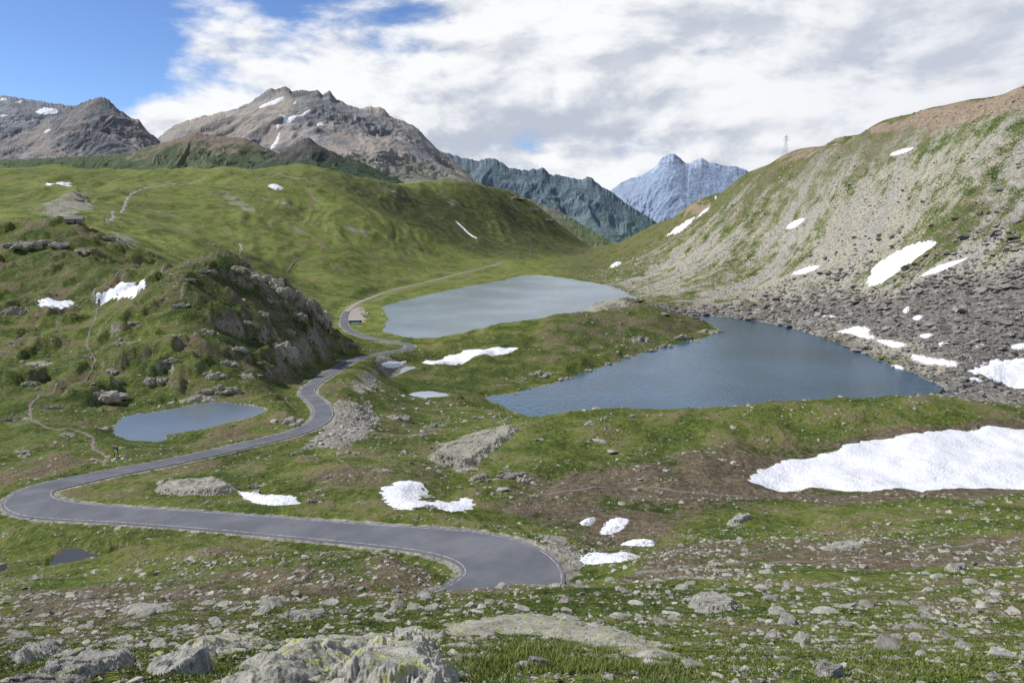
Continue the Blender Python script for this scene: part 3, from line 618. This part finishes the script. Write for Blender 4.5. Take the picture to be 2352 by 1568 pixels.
def cutrock(seed,base=I3,planes=16,scale=(1,.8,.55),rough=.03):
    r=np.random.default_rng(seed); v,f=base; n=r.normal(size=(planes,3)); n/=np.linalg.norm(n,axis=1)[:,None]
    n=np.concatenate([n,[[r.normal()*.15,r.normal()*.15,1]]]); n/=np.linalg.norm(n,axis=1)[:,None]
    dd=np.concatenate([r.uniform(.55,.92,planes),[.6]])
    q=v@n.T; k=np.where(q>1e-3,dd/np.maximum(q,1e-3),9); s=np.minimum(1,k.min(1))
    p=v*s[:,None]
    nn=fbm(p[:,0]*2.3+seed+p[:,2],p[:,1]*2.3-p[:,2]*1.7,6,.62)
    st_=np.sin(p[:,2]*22+nn*3)*.012
    p=p*(1+nn[:,None]*rough*1.9+st_[:,None])
    return p*np.array(scale),f
def rockmat(name,a,b,lichen=.5,tint=False):
    t=NT(name); c=t.pos()
    n1=t.noise(c,1.2,5,.6); n2=t.noise(c,9.,6,.7); n3=t.noise(c,40.,3,.6)
    x,y,z=t.sep(c); st_=t.noise(t.n('ShaderNodeCombineXYZ',{0:t.mul(x,1.),1:t.mul(y,1.),2:t.mul(z,6.)}).outputs[0],1.6,5,.6)
    cc=t.mix(t.ss(t.add(t.mul(n1,.5),t.mul(n2,.5)),.35,.65),a,b)
    cc=t.mix(t.ss(st_,.5,.7,0.,.55),cc,tuple(q*.45 for q in a))
    if lichen>0:
        ln=t.noise(c,4.,7,.75); cc=t.mix(t.mul(t.ss(ln,.61-.06*lichen,.65-.06*lichen),.8),cc,(.42,.44,.13))
        lb=t.noise(c,14.,5,.7); cc=t.mix(t.mul(t.ss(lb,.56,.62),.7),cc,(.07,.07,.06))
    if tint:
        r,g,_=t.att('tint'); cc=t.mix(1.,cc,t.mix(r,(.6,.58,.55),(1.35,1.33,1.28)),'MULTIPLY')
    else:
        ob=t.n('ShaderNodeObjectInfo').outputs['Random']; cc=t.mix(1.,cc,t.mix(ob,(.75,.73,.7),(1.15,1.15,1.13)),'MULTIPLY')
    nb=t.bump(n2,.8,.07); nb=t.bump(n3,.5,.012,nb)
    return t.out(cc,.92,nb,.15)
MR=rockmat('lichen_rock',(.23,.225,.205),(.47,.46,.42),.6); MRl=rockmat('yellow_lichen_rock',(.26,.255,.22),(.5,.49,.43),1.2)
MRo=rockmat('outcrop_rock',(.2,.19,.155),(.48,.455,.385),.4)
MRt=rockmat('loose_stone',(.23,.22,.195),(.46,.45,.41),.4,True); MRd=rockmat('dark_scree_stone',(.13,.125,.118),(.31,.295,.27),0,True); MRp=rockmat('pale_scree_stone',(.31,.29,.235),(.5,.47,.39),0,True)
def scatter(name,x,y,s,mat,label,sink=.12,kind='stuff',flat=1.):
    n=len(x); z=G.at(x,y)+s*sink; var=rng.integers(0,12,n); ang=rng.uniform(0,6.28,n); tl=rng.normal(0,.25,n)
    V_=[];F_=[];T_=[];off=0
    for k in range(12):
        m=np.nonzero(var==k)[0]
        if len(m)==0: continue
        bv,bf=HL[k]; ca,sa=np.cos(ang[m])[:,None],np.sin(ang[m])[:,None]; c2_,s2_=np.cos(tl[m])[:,None],np.sin(tl[m])[:,None]
        bx,by,bz=bv[None,:,0],bv[None,:,1],bv[None,:,2]*flat
        ax=bx*c2_+bz*s2_; az=-bx*s2_+bz*c2_
        vx=(ax*ca-by*sa)*s[m][:,None]+x[m][:,None]; vy=(ax*sa+by*ca)*s[m][:,None]+y[m][:,None]; vz=az*s[m][:,None]+z[m][:,None]
        V_.append(np.stack([vx,vy,vz],-1).reshape(-1,3)); nb=len(bv)
        F_.append((bf[None]+(np.arange(len(m))*nb)[:,None,None]+off).reshape(-1,3)); off+=nb*len(m)
        T_.append(np.repeat(rng.uniform(0,1,len(m)),nb))
    me=mesh_arr(name,np.concatenate(V_),np.concatenate(F_),mat,False); tt=np.concatenate(T_)
    attr(me,'tint',np.stack([tt,tt,tt],1)); return obj(name,me,kind,label,'stones')
def gat(Ar,x,y):
    g=Grid(U,V,Ar); return g.at(x,y)
RDc=RD-RW
def cand(n,d0,d1,u0=-.95,u1=.95):
    u=rng.uniform(u0,u1,n); d=np.exp(rng.uniform(math.log(d0),math.log(d1),n)); return u*d,d
xs=[];ys=[];sz=[]
x,y=cand(52000,2.6,80); s=y*np.exp(rng.normal(math.log(.0019),.78,len(x))); s=np.clip(s,.01,.5); m=(fbm(x/y*5+2,np.log(y)*5,4)+rng.normal(0,.3,len(x))>-.1); xs.append(x[m]);ys.append(y[m]);sz.append(s[m])
x,y=cand(20000,65,330); s=np.clip(y*np.exp(rng.normal(math.log(.0015),.65,len(x))),.12,1.8); m=(fbm(x/18,y/18,4)+rng.normal(0,.3,len(x))>.08); xs.append(x[m]);ys.append(y[m]);sz.append(s[m])
x,y=cand(6000,330,800,-.8,.3); s=np.clip(y*np.exp(rng.normal(math.log(.0013),.55,len(x))),.4,2.2); m=(fbm(x/60,y/60,4)+rng.normal(0,.2,len(x))>.15); xs.append(x[m]);ys.append(y[m]);sz.append(s[m])
x=np.concatenate(xs);y=np.concatenate(ys);s=np.concatenate(sz)
ok=(gat(RDc,x,y)>s+.6)&(gat(WM,x,y)<.2)
snp=poly_sd(x,y,chaikin(np.array(hp(SN[0][0]))[:,:2],1)); ok&=(snp<-1.)
x,y,s=x[ok],y[ok],s[ok]
hpz=np.array(hp([(760,930),(850,920),(870,960),(840,1010),(780,1030),(700,1030),(745,980)]))[:,:2]
xr=rng.uniform(hpz[:,0].min(),hpz[:,0].max(),2600); yr=rng.uniform(hpz[:,1].min(),hpz[:,1].max(),2600); m=(poly_sd(xr,yr,hpz)>0)&(gat(RDc,xr,yr)>1.2)
xr,yr=xr[m],yr[m]; sr=np.clip(np.exp(rng.normal(math.log(.4),.5,len(xr))),.2,1.6)
Emax=np.maximum.accumulate(Zt/D,0)
eh=(G.at(x,y)+s*.4)/y; vis=(np.abs(x/y)<.74)&(eh>-.75)&(eh>gat(Emax,x,y*.985)-.002); vis&=np.abs(x/y)<(.703-.19*eh)
key=s/y
order=np.argsort(-(key*vis)); top=order[:285]; rest=np.setdiff1d(np.arange(len(x)),top)
scatter('scattered_stones',np.concatenate([x[rest],xr]),np.concatenate([y[rest],yr]),np.concatenate([s[rest],sr]),MRt,'small grey stones strewn over alpine grass',.06)
BM=[]
for k in range(16):
    v_,f_=cutrock(100+k,I3,9+k%4,(1,.5+.05*(k%7),.17+.04*(k%6)),.04)
    BM.append(mesh_arr('boulder',v_,f_,MR,False))
for i in top:
    o=obj('boulder',BM[random.randrange(16)],None,'grey angular stone lying on alpine grass','boulder','loose boulders on the grassy slope')
    k=s[i]*1.15; o.scale=(k,k*random.uniform(.8,1.1),k*random.uniform(.7,1.1)); o.rotation_euler=(random.gauss(0,.18),random.gauss(0,.18),random.uniform(0,6.28))
    o.location=(x[i],y[i],float(G.at(x[i:i+1],y[i:i+1])[0])+k*.04)
def screg(pts,n,med,sg,lo,hi,mat,name,label,dens=None):
    h=np.array(hp(pts)); pl=np.stack([h[:,0]/h[:,1],np.log(h[:,1])],1)
    u=rng.uniform(pl[:,0].min()-.05,pl[:,0].max(),n*2); v_=rng.uniform(pl[:,1].min(),pl[:,1].max()+.05,n*2); m=poly_sd(u,v_,pl)>rng.normal(0,.035,n*2)
    u,v_=u[m],v_[m]; y=np.exp(v_); x=u*y; s=np.clip(y*np.exp(rng.normal(math.log(med),sg,len(x))),lo,hi)
    q=(gat(WM,x,y)<1.)&(fbm(x/40,y/40,4)+rng.normal(0,.3,len(x))>(dens if dens is not None else -9)); x,y,s=x[q],y[q],s[q]
    for p,_ in SN[11:23]:
        hh=hp(p)
        if len(hh)>2: q=poly_sd(x,y,np.array(hh)[:,:2])<-s; x,y,s=x[q],y[q],s[q]
    print(name,len(x)); scatter(name,x,y,s,mat,label,.1)
screg([(1500,700),(1600,716),(1800,665),(1950,620),(2100,600),(2352,535),(2500,500),(2500,925),(2200,912),(2100,862),(2000,822),(1800,752),(1650,729)],40000,.0020,.7,.35,6,MRd,'scree_boulders','dark grey boulder scree beside a lake')
screg([(1450,680),(1380,640),(1500,570),(1600,515),(1700,455),(1800,400),(2000,320),(2200,265),(2352,225),(2500,200),(2500,560),(2000,650),(1700,705)],56000,.0010,.45,.35,3.,MRp,'scree_stones','pale beige stones on a mountain slope',-.1)
print('scatter',time.time()-T0)
def outcropmesh(seed):
    r=np.random.default_rng(seed); V_=[];F_=[];off=0
    nb=r.integers(12,20); lean=r.uniform(.15,.5)
    for k in range(nb):
        v_,f_=cutrock(seed*31+k,I3,9,(r.uniform(.14,.38),r.uniform(.15,.35),r.uniform(.16,.5)),.07)
        a=r.normal(0,.5); v_=v_@np.array([[math.cos(a),math.sin(a),0],[-math.sin(a),math.cos(a),0],[0,0,1]])
        b=lean+r.normal(0,.2); v_=v_@np.array([[math.cos(b),0,math.sin(b)],[0,1,0],[-math.sin(b),0,math.cos(b)]])
        px_=r.uniform(-.8,.8); v_=v_+np.array([px_,r.uniform(-.5,.5),(.2-abs(px_)*.45)*r.uniform(-.3,1.2)])
        V_.append(v_);F_.append(f_+off);off+=len(v_)
    return mesh_arr('rock_outcrop',np.concatenate(V_),np.concatenate(F_),MRo,False)
OM=[outcropmesh(k+1) for k in range(8)]
OC=[(440,918,140,46),(505,895,90,36),(350,872,90,46),(230,908,120,46),(640,800,90,70),(565,632,80,34),(610,645,90,44),(650,668,90,56),(690,697,80,60),(720,720,70,56),(742,742,44,44),(680,725,50,36),(660,760,40,24),(710,780,40,26),(600,720,40,22),(620,690,40,20),(540,616,70,26),(470,622,50,16),(430,642,40,12),(480,860,80,34),(565,862,70,28),(520,835,60,24),(100,560,120,30),(60,560,90,24),(30,720,110,70),(190,575,70,16),(300,612,50,16),(1345,706,60,18),(1385,698,70,22),(1430,694,60,18),(1470,780,60,30),(1565,775,70,30),(1520,795,60,26),(1620,764,60,26),(1642,760,40,18),(1590,785,40,16),(1490,805,50,18),(1440,820,46,16),(1400,836,46,14),(1350,850,46,12),(1300,868,40,12),(1240,860,60,30),(905,960,90,50),(668,972,90,46),(1150,1094,160,44),(1205,1106,70,40),(1080,1082,110,30),(430,1128,180,30),(500,1128,110,38),(800,1042,65,26),(300,788,80,30),(390,828,60,20),(120,935,60,24),(20,965,60,22),(50,1040,80,20),(110,835,110,24),(1690,1205,60,28),(1755,1010,30,12),(1654,1055,36,16),(985,1165,40,20),(600,1115,60,20),(720,1150,60,20),(960,1190,30,14),(180,460,50,12),(150,478,50,10),(170,445,30,10),(240,545,50,18),(800,790,40,16),(1100,960,30,14),(830,1155,50,16),(700,880,30,18),(850,890,36,20),(1290,820,30,12),(1200,870,24,14),(1180,905,24,12),(2260,905,60,20),(2180,910,50,14),(2320,912,60,16),(1185,455,50,12),(1220,480,40,14),(1255,505,40,12),(1000,980,60,26),(960,1000,50,22),(780,830,40,18),(740,860,34,16),(200,820,50,18),(260,850,40,16),(150,1000,50,16),(60,880,60,20),(420,700,50,16),(300,740,50,16),(560,740,40,18),(880,1080,50,14),(760,1095,50,14),(470,760,50,18),(400,770,40,14),(540,800,50,20)]
for k,(px,py,w,h) in enumerate(OC):
    q=G.hit(px,py)
    if q is None: continue
    t=q[1]; W_=w/F*t/2; H_=h/F*t
    o=obj('rock_outcrop',OM[k%8],None,'layered grey brown rock outcrop breaking through grass','rock outcrop','bedrock outcrops in the alpine grass')
    o.location=(q[0],q[1],q[2]-H_*.12); o.scale=(W_*1.05,max(W_*.6,H_*.8),H_*.95); o.rotation_euler=(0,0,random.gauss(0,.3))
def slab(pts,mat,th,label,kk=.8,res=120,lump=.35,step=1): drape('rock_slab',G,pts,mat,th,kk=kk,nz=.13,label=label,cat='rock',lump=lump,step=step,res=res,smooth=False)
slab([(965,1050),(1020,1022),(1100,995),(1198,976),(1185,1000),(1135,1035),(1110,1060),(1065,1078),(1005,1064)],MRo,1.3,'long smooth tilted bedrock slab with broken edge')
slab([(380,1500),(450,1470),(560,1458),(640,1470),(560,1490),(470,1512)],MRl,.12,'low cracked bedrock ledge with lichen',res=80)
slab([(470,1590),(540,1538),(660,1502),(780,1474),(880,1456),(1000,1438),(1000,1462),(920,1484),(850,1510),(770,1545),(700,1575),(640,1600)],MRl,.13,'long low bedrock slab with lichen in turf')
slab([(1000,1440),(1100,1420),(1220,1414),(1330,1424),(1430,1446),(1510,1476),(1545,1516),(1460,1508),(1350,1478),(1250,1456),(1120,1452),(1020,1458)],MRl,.13,'curved low bedrock slab with yellow lichen')
slab([(715,1600),(770,1545),(840,1505),(890,1472),(950,1462),(990,1485),(1030,1518),(1075,1570),(1075,1610),(900,1620)],MRl,.16,'broad grey bedrock hump covered in yellow lichen')
slab([(10,1512),(80,1486),(160,1484),(140,1508),(60,1528)],MR,.08,'flat pale slab in foreground turf',res=60)
slab([(60,1560),(150,1530),(300,1512),(320,1530),(210,1556),(110,1580)],MR,.08,'flat pale slab in foreground turf',res=60)
slab([(0,1590),(60,1568),(180,1572),(260,1590),(180,1625),(0,1625)],MR,.07,'flat pale slab in foreground turf',res=60)
slab([(270,1405),(330,1386),(400,1390),(390,1408),(310,1416)],MR,.22,'low pale rock on dark grass',res=50)
slab([(620,1420),(700,1404),(770,1410),(720,1424)],MR,.15,'flat pale slab in foreground turf',res=50)
slab([(1575,1400),(1590,1370),(1650,1362),(1700,1378),(1695,1400),(1640,1408)],MR,.3,'flat topped grey boulder on grass',res=50)
slab([(1870,1258),(1930,1240),(1990,1244),(1960,1262),(1900,1268)],MR,.25,'flat pale rock slab in grass',res=50)
slab([(1660,1205),(1700,1184),(1735,1186),(1700,1208)],MR,.6,'tilted grey slab in grass',res=40)
slab([(2160,1306),(2200,1294),(2230,1300),(2200,1314)],MR,.25,'flat pale rock slab in grass',res=40)
slab([(1310,716),(1350,700),(1400,692),(1450,694),(1470,702),(1400,708),(1350,720)],MRo,2.0,'pale rounded bedrock on the peninsula crest',res=50)
slab([(340,1128),(400,1108),(480,1102),(540,1112),(535,1136),(450,1138),(390,1136)],MRo,.9,'layered pale rock ledge in grass',res=60)
def place(px,py,w,h,seed,mat,label,dep=.8,rot=0,name='boulder',base=None,tilt=(0,0),sink=.05):
    q=G.hit(px,py); 
    if q is None: return
    W_=w/F*q[1]/2*1.12; H_=h/F*q[1]/1.1
    v_,f_=cutrock(seed,base or I4,12,(1,1,1),.05); me=mesh_arr(name,v_,f_,mat,False)
    o=obj(name,me,None,label,'rock'); o.scale=(W_,W_*dep,H_); o.location=(q[0],q[1],q[2]+H_*sink); o.rotation_euler=(tilt[0],tilt[1],rot)
place(402,1548,165,90,501,MR,'rounded grey boulder resting on grass')
place(1235,1530,48,40,508,MR,'small pale stone in grass')
place(1905,1552,70,50,514,MR,'pale stone on the grass slope')
place(2300,1505,70,22,518,MR,'pale stone on the grass slope')
# ---------- grass
def grass():
    n=52000; x,y=cand(n,2.3,34); pn=fbm(x*1.1,y*1.1,4); m=(pn+rng.normal(0,.2,n)>-.08); x,y=x[m],y[m]
    k=11; n=len(x); tall=mpoly([(1000,1480),(1150,1462),(1300,1470),(1450,1510),(1560,1600),(1080,1610)],.05); tl=gat(tall,x,y)
    h=np.repeat(rng.uniform(.008,.028,n)*(1+y*.05)+tl*rng.uniform(.01,.045,n),k)*rng.uniform(.6,1.2,n*k)
    bx=np.repeat(x,k)+rng.normal(0,.04,n*k)*(1+np.repeat(y,k)*.06); by=np.repeat(y,k)+rng.normal(0,.04,n*k)*(1+np.repeat(y,k)*.06)
    bz=G.at(bx,by)-.004; a=rng.uniform(0,6.28,n*k); w=.0022+.0006*by; lean=rng.normal(0,.6,(n*k,2))*h[:,None]
    v=np.stack([np.stack([bx+np.cos(a)*w,by+np.sin(a)*w,bz],1),np.stack([bx-np.cos(a)*w,by-np.sin(a)*w,bz],1),np.stack([bx+lean[:,0],by+lean[:,1],bz+h],1)],1).reshape(-1,3)
    f=np.arange(len(v)).reshape(-1,3)
    t=NT('grass_blades'); r,g,_=t.att('tint'); c=t.mix(r,(.06,.10,.016),(.23,.265,.07)); c=t.mix(t.ss(r,.8,.95),c,(.36,.31,.16))
    me=mesh_arr('grass',v,f,t.out(c,.8,None,.1),False); q=np.repeat(np.clip(np.repeat(rng.uniform(0,1,n),k)*.6+rng.uniform(0,.4,n*k),0,1),3); attr(me,'tint',np.stack([q,q,q],1)); obj('grass',me,'stuff','short alpine grass tufts between stones','grass')
grass()
# ---------- man-made
def bm_obj(name,bm,mat,parent=None,loc=(0,0,0),smooth=False,**kw):
    me=bpy.data.meshes.new(name); bm.to_mesh(me); bm.free(); me.materials.append(mat); return obj(name,me,parent=parent,loc=loc,**kw)
def box(name,sx,sy,sz,mat,parent,loc,bev=0.,rot=None):
    bm=bmesh.new(); bmesh.ops.create_cube(bm,size=1); bmesh.ops.scale(bm,vec=(sx,sy,sz),verts=bm.verts)
    if bev>0: bmesh.ops.bevel(bm,geom=bm.edges[:],offset=bev,segments=3,affect='EDGES',profile=.6)
    o=bm_obj(name,bm,mat,parent,loc)
    if rot:o.rotation_euler=rot
    return o
def wheel(parent,loc,r,w,mt,mr):
    e=obj('wheel',None,parent=parent,loc=loc)
    for nm,rr,ww,mm in (('tyre',r,w,mt),('rim',r*.6,w*1.08,mr)):
        bm=bmesh.new(); bmesh.ops.create_cone(bm,cap_ends=True,segments=24,radius1=rr,radius2=rr,depth=ww,matrix=Matrix.Rotation(math.pi/2,4,'X')); bm_obj(nm,bm,mm,e)
def prof(name,pts,w,mat,parent,loc=(0,0,0),bev=.05):
    bm=bmesh.new(); a=[bm.verts.new((x_,-w/2,z_)) for x_,z_ in pts]; bm.faces.new(a); r=bmesh.ops.extrude_face_region(bm,geom=bm.faces[:]); bmesh.ops.translate(bm,vec=(0,w,0),verts=[q for q in r['geom'] if isinstance(q,bmesh.types.BMVert)])
    bmesh.ops.recalc_face_normals(bm,faces=bm.faces)
    if bev: bmesh.ops.bevel(bm,geom=bm.edges[:],offset=bev,segments=2,affect='EDGES')
    return bm_obj(name,bm,mat,parent,loc)
Mglass=simple('dark_glass',(.02,.025,.03),.08,.1,spec=.6); Mblue=simple('blue_bus_paint',(.05,.27,.62),.4,.05); Mwhite=simple('white_paint',(.8,.8,.8),.35,.05); Mtyre=simple('black_rubber',(.02,.02,.02),.8); Mmet=simple('grey_metal',(.4,.4,.42),.4,.1,Metallic=.6); Mlamp=simple('lamp_glass',(.8,.8,.75),.2); Mred=simple('red_lamp',(.5,.03,.02),.3); Mwood=simple('weathered_wood',(.12,.075,.04),.8,.3,8); Myel=simple('yellow_sign_paint',(.75,.5,.03),.5,.05); Mstone=simple('rubble_stone_wall',(.24,.22,.19),.95,.35,2.5); Mslate=simple('stone_slate_roof',(.2,.19,.18),.9,.3,2); Mdark=simple('dark_opening',(.015,.013,.012),.9)
def ground(px,py): 
    return G.hit(px,py)
def bus():
    q=onz(816,742,-98.5); e=obj('bus',None,None,'blue and white coach parked at the lakeside road','bus',loc=(q[0],q[1],-98.35)); e.rotation_euler=(0,0,.1)
    print('BUS',q,G.at(np.array([q[0]]),np.array([q[1]])))
    e.location.z=max(-98.4,float(G.at(np.array([q[0]]),np.array([q[1]]))[0])+.3)
    box('body',12,2.5,1.35,Mblue,e,(0,0,1.0),.12); box('roof',11.9,2.45,.42,Mwhite,e,(0,0,2.98),.15)
    box('cabin',11.8,2.36,1.2,Mwhite,e,(0,0,2.15),.08)
    for sd in (-1,1):
        for k in range(6): box('window',1.6,.06,.85,Mglass,e,(-4.9+k*1.85,sd*1.2,2.2),.02)
        for xx in (-3.6,3.9): wheel(e,(xx,sd*1.12,.5),.5,.3,Mtyre,Mmet)
    box('windscreen',.08,2.1,1.3,Mglass,e,(5.93,0,2.0),.03); box('rear_window',.08,1.8,.8,Mglass,e,(-5.93,0,2.3),.03)
    box('door',.9,.06,2.1,Mglass,e,(5.2,-1.27,1.45),.02)
    for sd in (-1,1): box('headlight',.06,.4,.22,Mlamp,e,(6.02,sd*.9,.75),.02); box('tail_light',.06,.2,.4,Mred,e,(-6.02,sd*1.,1.),.02)
bus()
def car(px,py,rot,mat,label):
    q=ground(px,py); e=obj('parked_car',None,None,label,'car','cars parked on the gravel lay-by',loc=(q[0],q[1],q[2]+.3)); e.rotation_euler=(0,0,rot)
    prof('body',[(-2.1,.35),(2.1,.35),(2.15,.7),(1.9,.88),(1.1,.97),(-2.05,1.0),(-2.15,.7)],1.75,mat,e,bev=.06)
    prof('cabin',[(-1.95,.98),(1.05,.96),(.35,1.5),(-1.6,1.52)],1.55,mat,e,bev=.05)
    for sd in (-1,1):
        prof('window',[(-1.6,1.04),(-.35,1.04),(-.35,1.42),(-1.4,1.44)],.04,Mglass,e,(0,sd*.78,0),0); prof('window',[(-.25,1.04),(.8,1.02),(.28,1.41),(-.25,1.42)],.04,Mglass,e,(0,sd*.78,0),0)
        for xx in (-1.35,1.35): wheel(e,(xx,sd*.8,.34),.34,.2,Mtyre,Mmet)
        box('headlight',.08,.35,.16,Mlamp,e,(2.1,sd*.62,.72),.02); box('tail_light',.08,.25,.2,Mred,e,(-2.12,sd*.68,.78),.02)
    box('windscreen',.04,1.35,.62,Mglass,e,(.74,0,1.24),0,(0,-.9,0))
car(832,722,.3,Mwhite,'white hatchback car parked on pale gravel'); car(838,728,.25,Mmet,'silver grey car parked on pale gravel'); car(829,713,.3,Mwhite,'white hatchback car parked on pale gravel')
def strut(bm,a,b,r):
    a=Vector(a);b=Vector(b);d=b-a; bmesh.ops.create_cone(bm,cap_ends=True,segments=5,radius1=r,radius2=r,depth=d.length,matrix=Matrix.Translation((a+b)/2)@d.to_track_quat('Z','Y').to_matrix().to_4x4())
def pylon(px,py,h,label,rot=.4):
    q=ground(px,py)
    if q is None: return
    e=obj('power_pylon',None,None,label,'pylon','lattice power pylons along the valley',loc=(q[0],q[1],q[2]-.5)); e.rotation_euler=(0,0,rot)
    bm=bmesh.new(); R=.07+.00006*q[1]; b=h*.11; t=h*.03; L=[(0,b),(.3,b*.7),(.55,b*.42),(.75,t),(1,t*.7)]
    for k in range(4):
        z0,w0=L[k][0]*h,L[k][1]; z1,w1=L[k+1][0]*h,L[k+1][1]
        c0=[(w0*a,w0*c,z0) for a,c in ((-1,-1),(1,-1),(1,1),(-1,1))]; c1=[(w1*a,w1*c,z1) for a,c in ((-1,-1),(1,-1),(1,1),(-1,1))]
        for i in range(4):
            strut(bm,c0[i],c1[i],R); strut(bm,c0[i],c1[(i+1)%4],R*.6); strut(bm,c0[(i+1)%4],c1[i],R*.6); strut(bm,c1[i],c1[(i+1)%4],R*.6)
    bm_obj('tower',bm,Mmet,e)
    for z in (.78,.9):
        bm=bmesh.new(); L_=h*(.2 if z<.8 else .15)
        for sd in (-1,1): strut(bm,(0,t,z*h),(sd*L_,0,z*h+.3),R*.8); strut(bm,(0,-t,z*h),(sd*L_,0,z*h+.3),R*.8); strut(bm,(0,0,z*h+h*.04),(sd*L_,0,z*h+.3),R*.7); strut(bm,(sd*L_,0,z*h+.3),(sd*L_,0,z*h-1.2),R*.8)
        bm_obj('crossarm',bm,Mmet,e)
pylon(1803,360,30,'steel lattice pylon on the slope crest'); pylon(1608,464,30,'steel lattice pylon on the slope crest',.2); pylon(1218,590,26,'steel lattice pylon in the green valley',.9); pylon(1190,600,20,'steel lattice pylon in the green valley',.9)
def hut(px,py,w,label):
    q=ground(px,py); e=obj('stone_hut',None,None,label,'hut',loc=(q[0],q[1],q[2]-.4)); e.rotation_euler=(0,0,.25); l,d_,h=w,w*.5,2.6
    prof('wall',[(-d_/2,0),(d_/2,0),(d_/2,h),(0,h+1.5),(-d_/2,h)],l,Mstone,e,bev=0).rotation_euler=(0,0,math.pi/2)
    bm=bmesh.new()
    for sd in (-1,1):
        a=math.atan2(1.5,d_/2); L_=math.hypot(1.5,d_/2)+.5
        bmesh.ops.create_cube(bm,size=1,matrix=Matrix.Translation((0,sd*(d_/4+.15),h+.82-.08))@Matrix.Rotation(-sd*a,4,'X')@Matrix.Diagonal((l+.7,L_,.16,1)))
    bm_obj('roof',bm,Mslate,e)
    box('door',.9,.06,1.8,Mdark,e,(l*.1,-d_/2-.02,.9)); 
    for xx in (-.3,.33): box('window',.6,.06,.6,Mdark,e,(l*xx,-d_/2-.02,1.5))
hut(172,510,11,'low stone alpine hut with slate roof'); 
def signs():
    q=ground(268,1052); e=obj('information_board',None,None,'wooden framed information board on two posts','sign',loc=(q[0],q[1],q[2]-.1)); e.rotation_euler=(0,0,-.5)
    for sd in (-1,1): box('post',.16,.16,3.1,Mwood,e,(sd*.75,0,1.55),.02)
    box('frame',1.34,.12,1.5,Mwood,e,(0,0,2.0),.02); box('panel',1.14,.03,1.25,simple('printed_panel',(.25,.3,.2),.5,.5,5),e,(0,-.078,2.0)); 
    bm=bmesh.new(); bmesh.ops.create_cube(bm,size=1,matrix=Matrix.Translation((0,-.16,3.15))@Matrix.Rotation(.45,4,'X')@Matrix.Diagonal((2.1,.5,.06,1))); bmesh.ops.create_cube(bm,size=1,matrix=Matrix.Translation((0,.24,3.15))@Matrix.Rotation(-.45,4,'X')@Matrix.Diagonal((2.1,.5,.06,1))); bm_obj('roof',bm,Mwood,e)
    q=ground(260,1058); e=obj('yellow_sign',None,None,'small yellow notice sign on a dark post','sign',loc=(q[0],q[1],q[2]-.1))
    box('post',.09,.09,1.7,Mwood,e,(0,0,.85),.01); box('panel',.7,.04,.75,Myel,e,(0,-.07,1.3),.01); box('panel',.5,.012,.08,Mdark,e,(0,-.098,1.4)); 
signs()
def post(px,py,h):
    q=ground(px,py); 
    if q is None:return
    e=obj('marker_post',None,None,'thin wooden marker post on gravel','post',loc=(q[0],q[1],q[2]-.1)); box('shaft',.07,.07,h,Mwood,e,(0,0,h/2),.01); box('cap',.09,.09,.08,Mred,e,(0,0,h+.04),.01)
post(1410,1248,1.6)
# ---------- camera, light, world
cam=bpy.data.cameras.new('camera'); co_=bpy.data.objects.new('camera',cam); COL.objects.link(co_); scene.camera=co_
cam.sensor_width=36; cam.lens=36*F/2352; cam.clip_start=.1; cam.clip_end=60000; co_.rotation_euler=(math.pi/2-TH,0,0)
S=Vector((-.74,.12,.74)).normalized()
sun=bpy.data.lights.new('sun','SUN'); sun.energy=5.0; sun.angle=math.radians(.5); sun.color=(1,.955,.88); so=bpy.data.objects.new('sun',sun); COL.objects.link(so); so.rotation_euler=S.to_track_quat('Z','Y').to_euler()
w=bpy.data.worlds.new('World'); scene.world=w; t=NT(world=w)
sky=t.n('ShaderNodeTexSky',sky_type='NISHITA',sun_disc=False,sun_elevation=math.asin(S.z),sun_rotation=math.atan2(S.x,S.y),altitude=2500,dust_density=.4)
sk=t.mix(1.,sky.outputs[0],(.09,.107,.137),'MULTIPLY')
d=t.n('ShaderNodeTexCoord').outputs['Generated']; x_,y_,z_=t.sep(d)
vec=t.n('ShaderNodeCombineXYZ',{0:x_,1:y_,2:t.mul(z_,2.1)}).outputs[0]
n1=t.noise(vec,4.2,11,.57,.2)
vo=t.n('ShaderNodeVectorMath',{0:vec,1:(-.016,0,.035)},operation='ADD').outputs[0]
n1b=t.noise(vo,4.2,7,.57,.2)
n3=t.noise(vec,2.6,4,.55); nhi=t.noise(vec,14.,7,.62,.2)
s_=t.add(t.add(t.mul(x_,-.7),t.mul(z_,2.4)),t.ss(x_,-.42,-.52,0.,.13))
bias=t.add(t.ss(s_,.56,.92,.17,-.08),t.ss(z_,.02,-.02,0.,.1))
al=t.ss(t.add(n1,bias),.455,.61)
lit=t.m_('MULTIPLY_ADD',t.add(n1,t.mul(n1b,-1.)),6.5,.5,clamp=True)
lit=t.add(t.mul(lit,.6),t.mul(t.add(nhi,-.5),.5))
lit=t.add(lit,t.ss(n3,.36,.60,-.0,.42))
lit=t.add(lit,t.mul(t.ss(z_,.11,.2,-.1,.14),t.ss(x_,.3,.0)))
cc=t.mix(t.ss(lit,0.,.85),(.52,.57,.67),(.97,.98,1.))
cc=t.mix(t.ss(x_,.1,.6,0.,.3),cc,(.66,.70,.79))
fc=t.mix(al,sk,cc)
fc=t.mix(t.ss(z_,-.01,-.05),fc,(.12,.14,.1))
bg=t.n('ShaderNodeBackground',{0:fc,1:1.0}); t.n('ShaderNodeOutputWorld',{0:bg.outputs[0]})
scene.view_settings.view_transform='Standard'; scene.view_settings.look='None'; scene.view_settings.exposure=0
print('done',time.time()-T0)
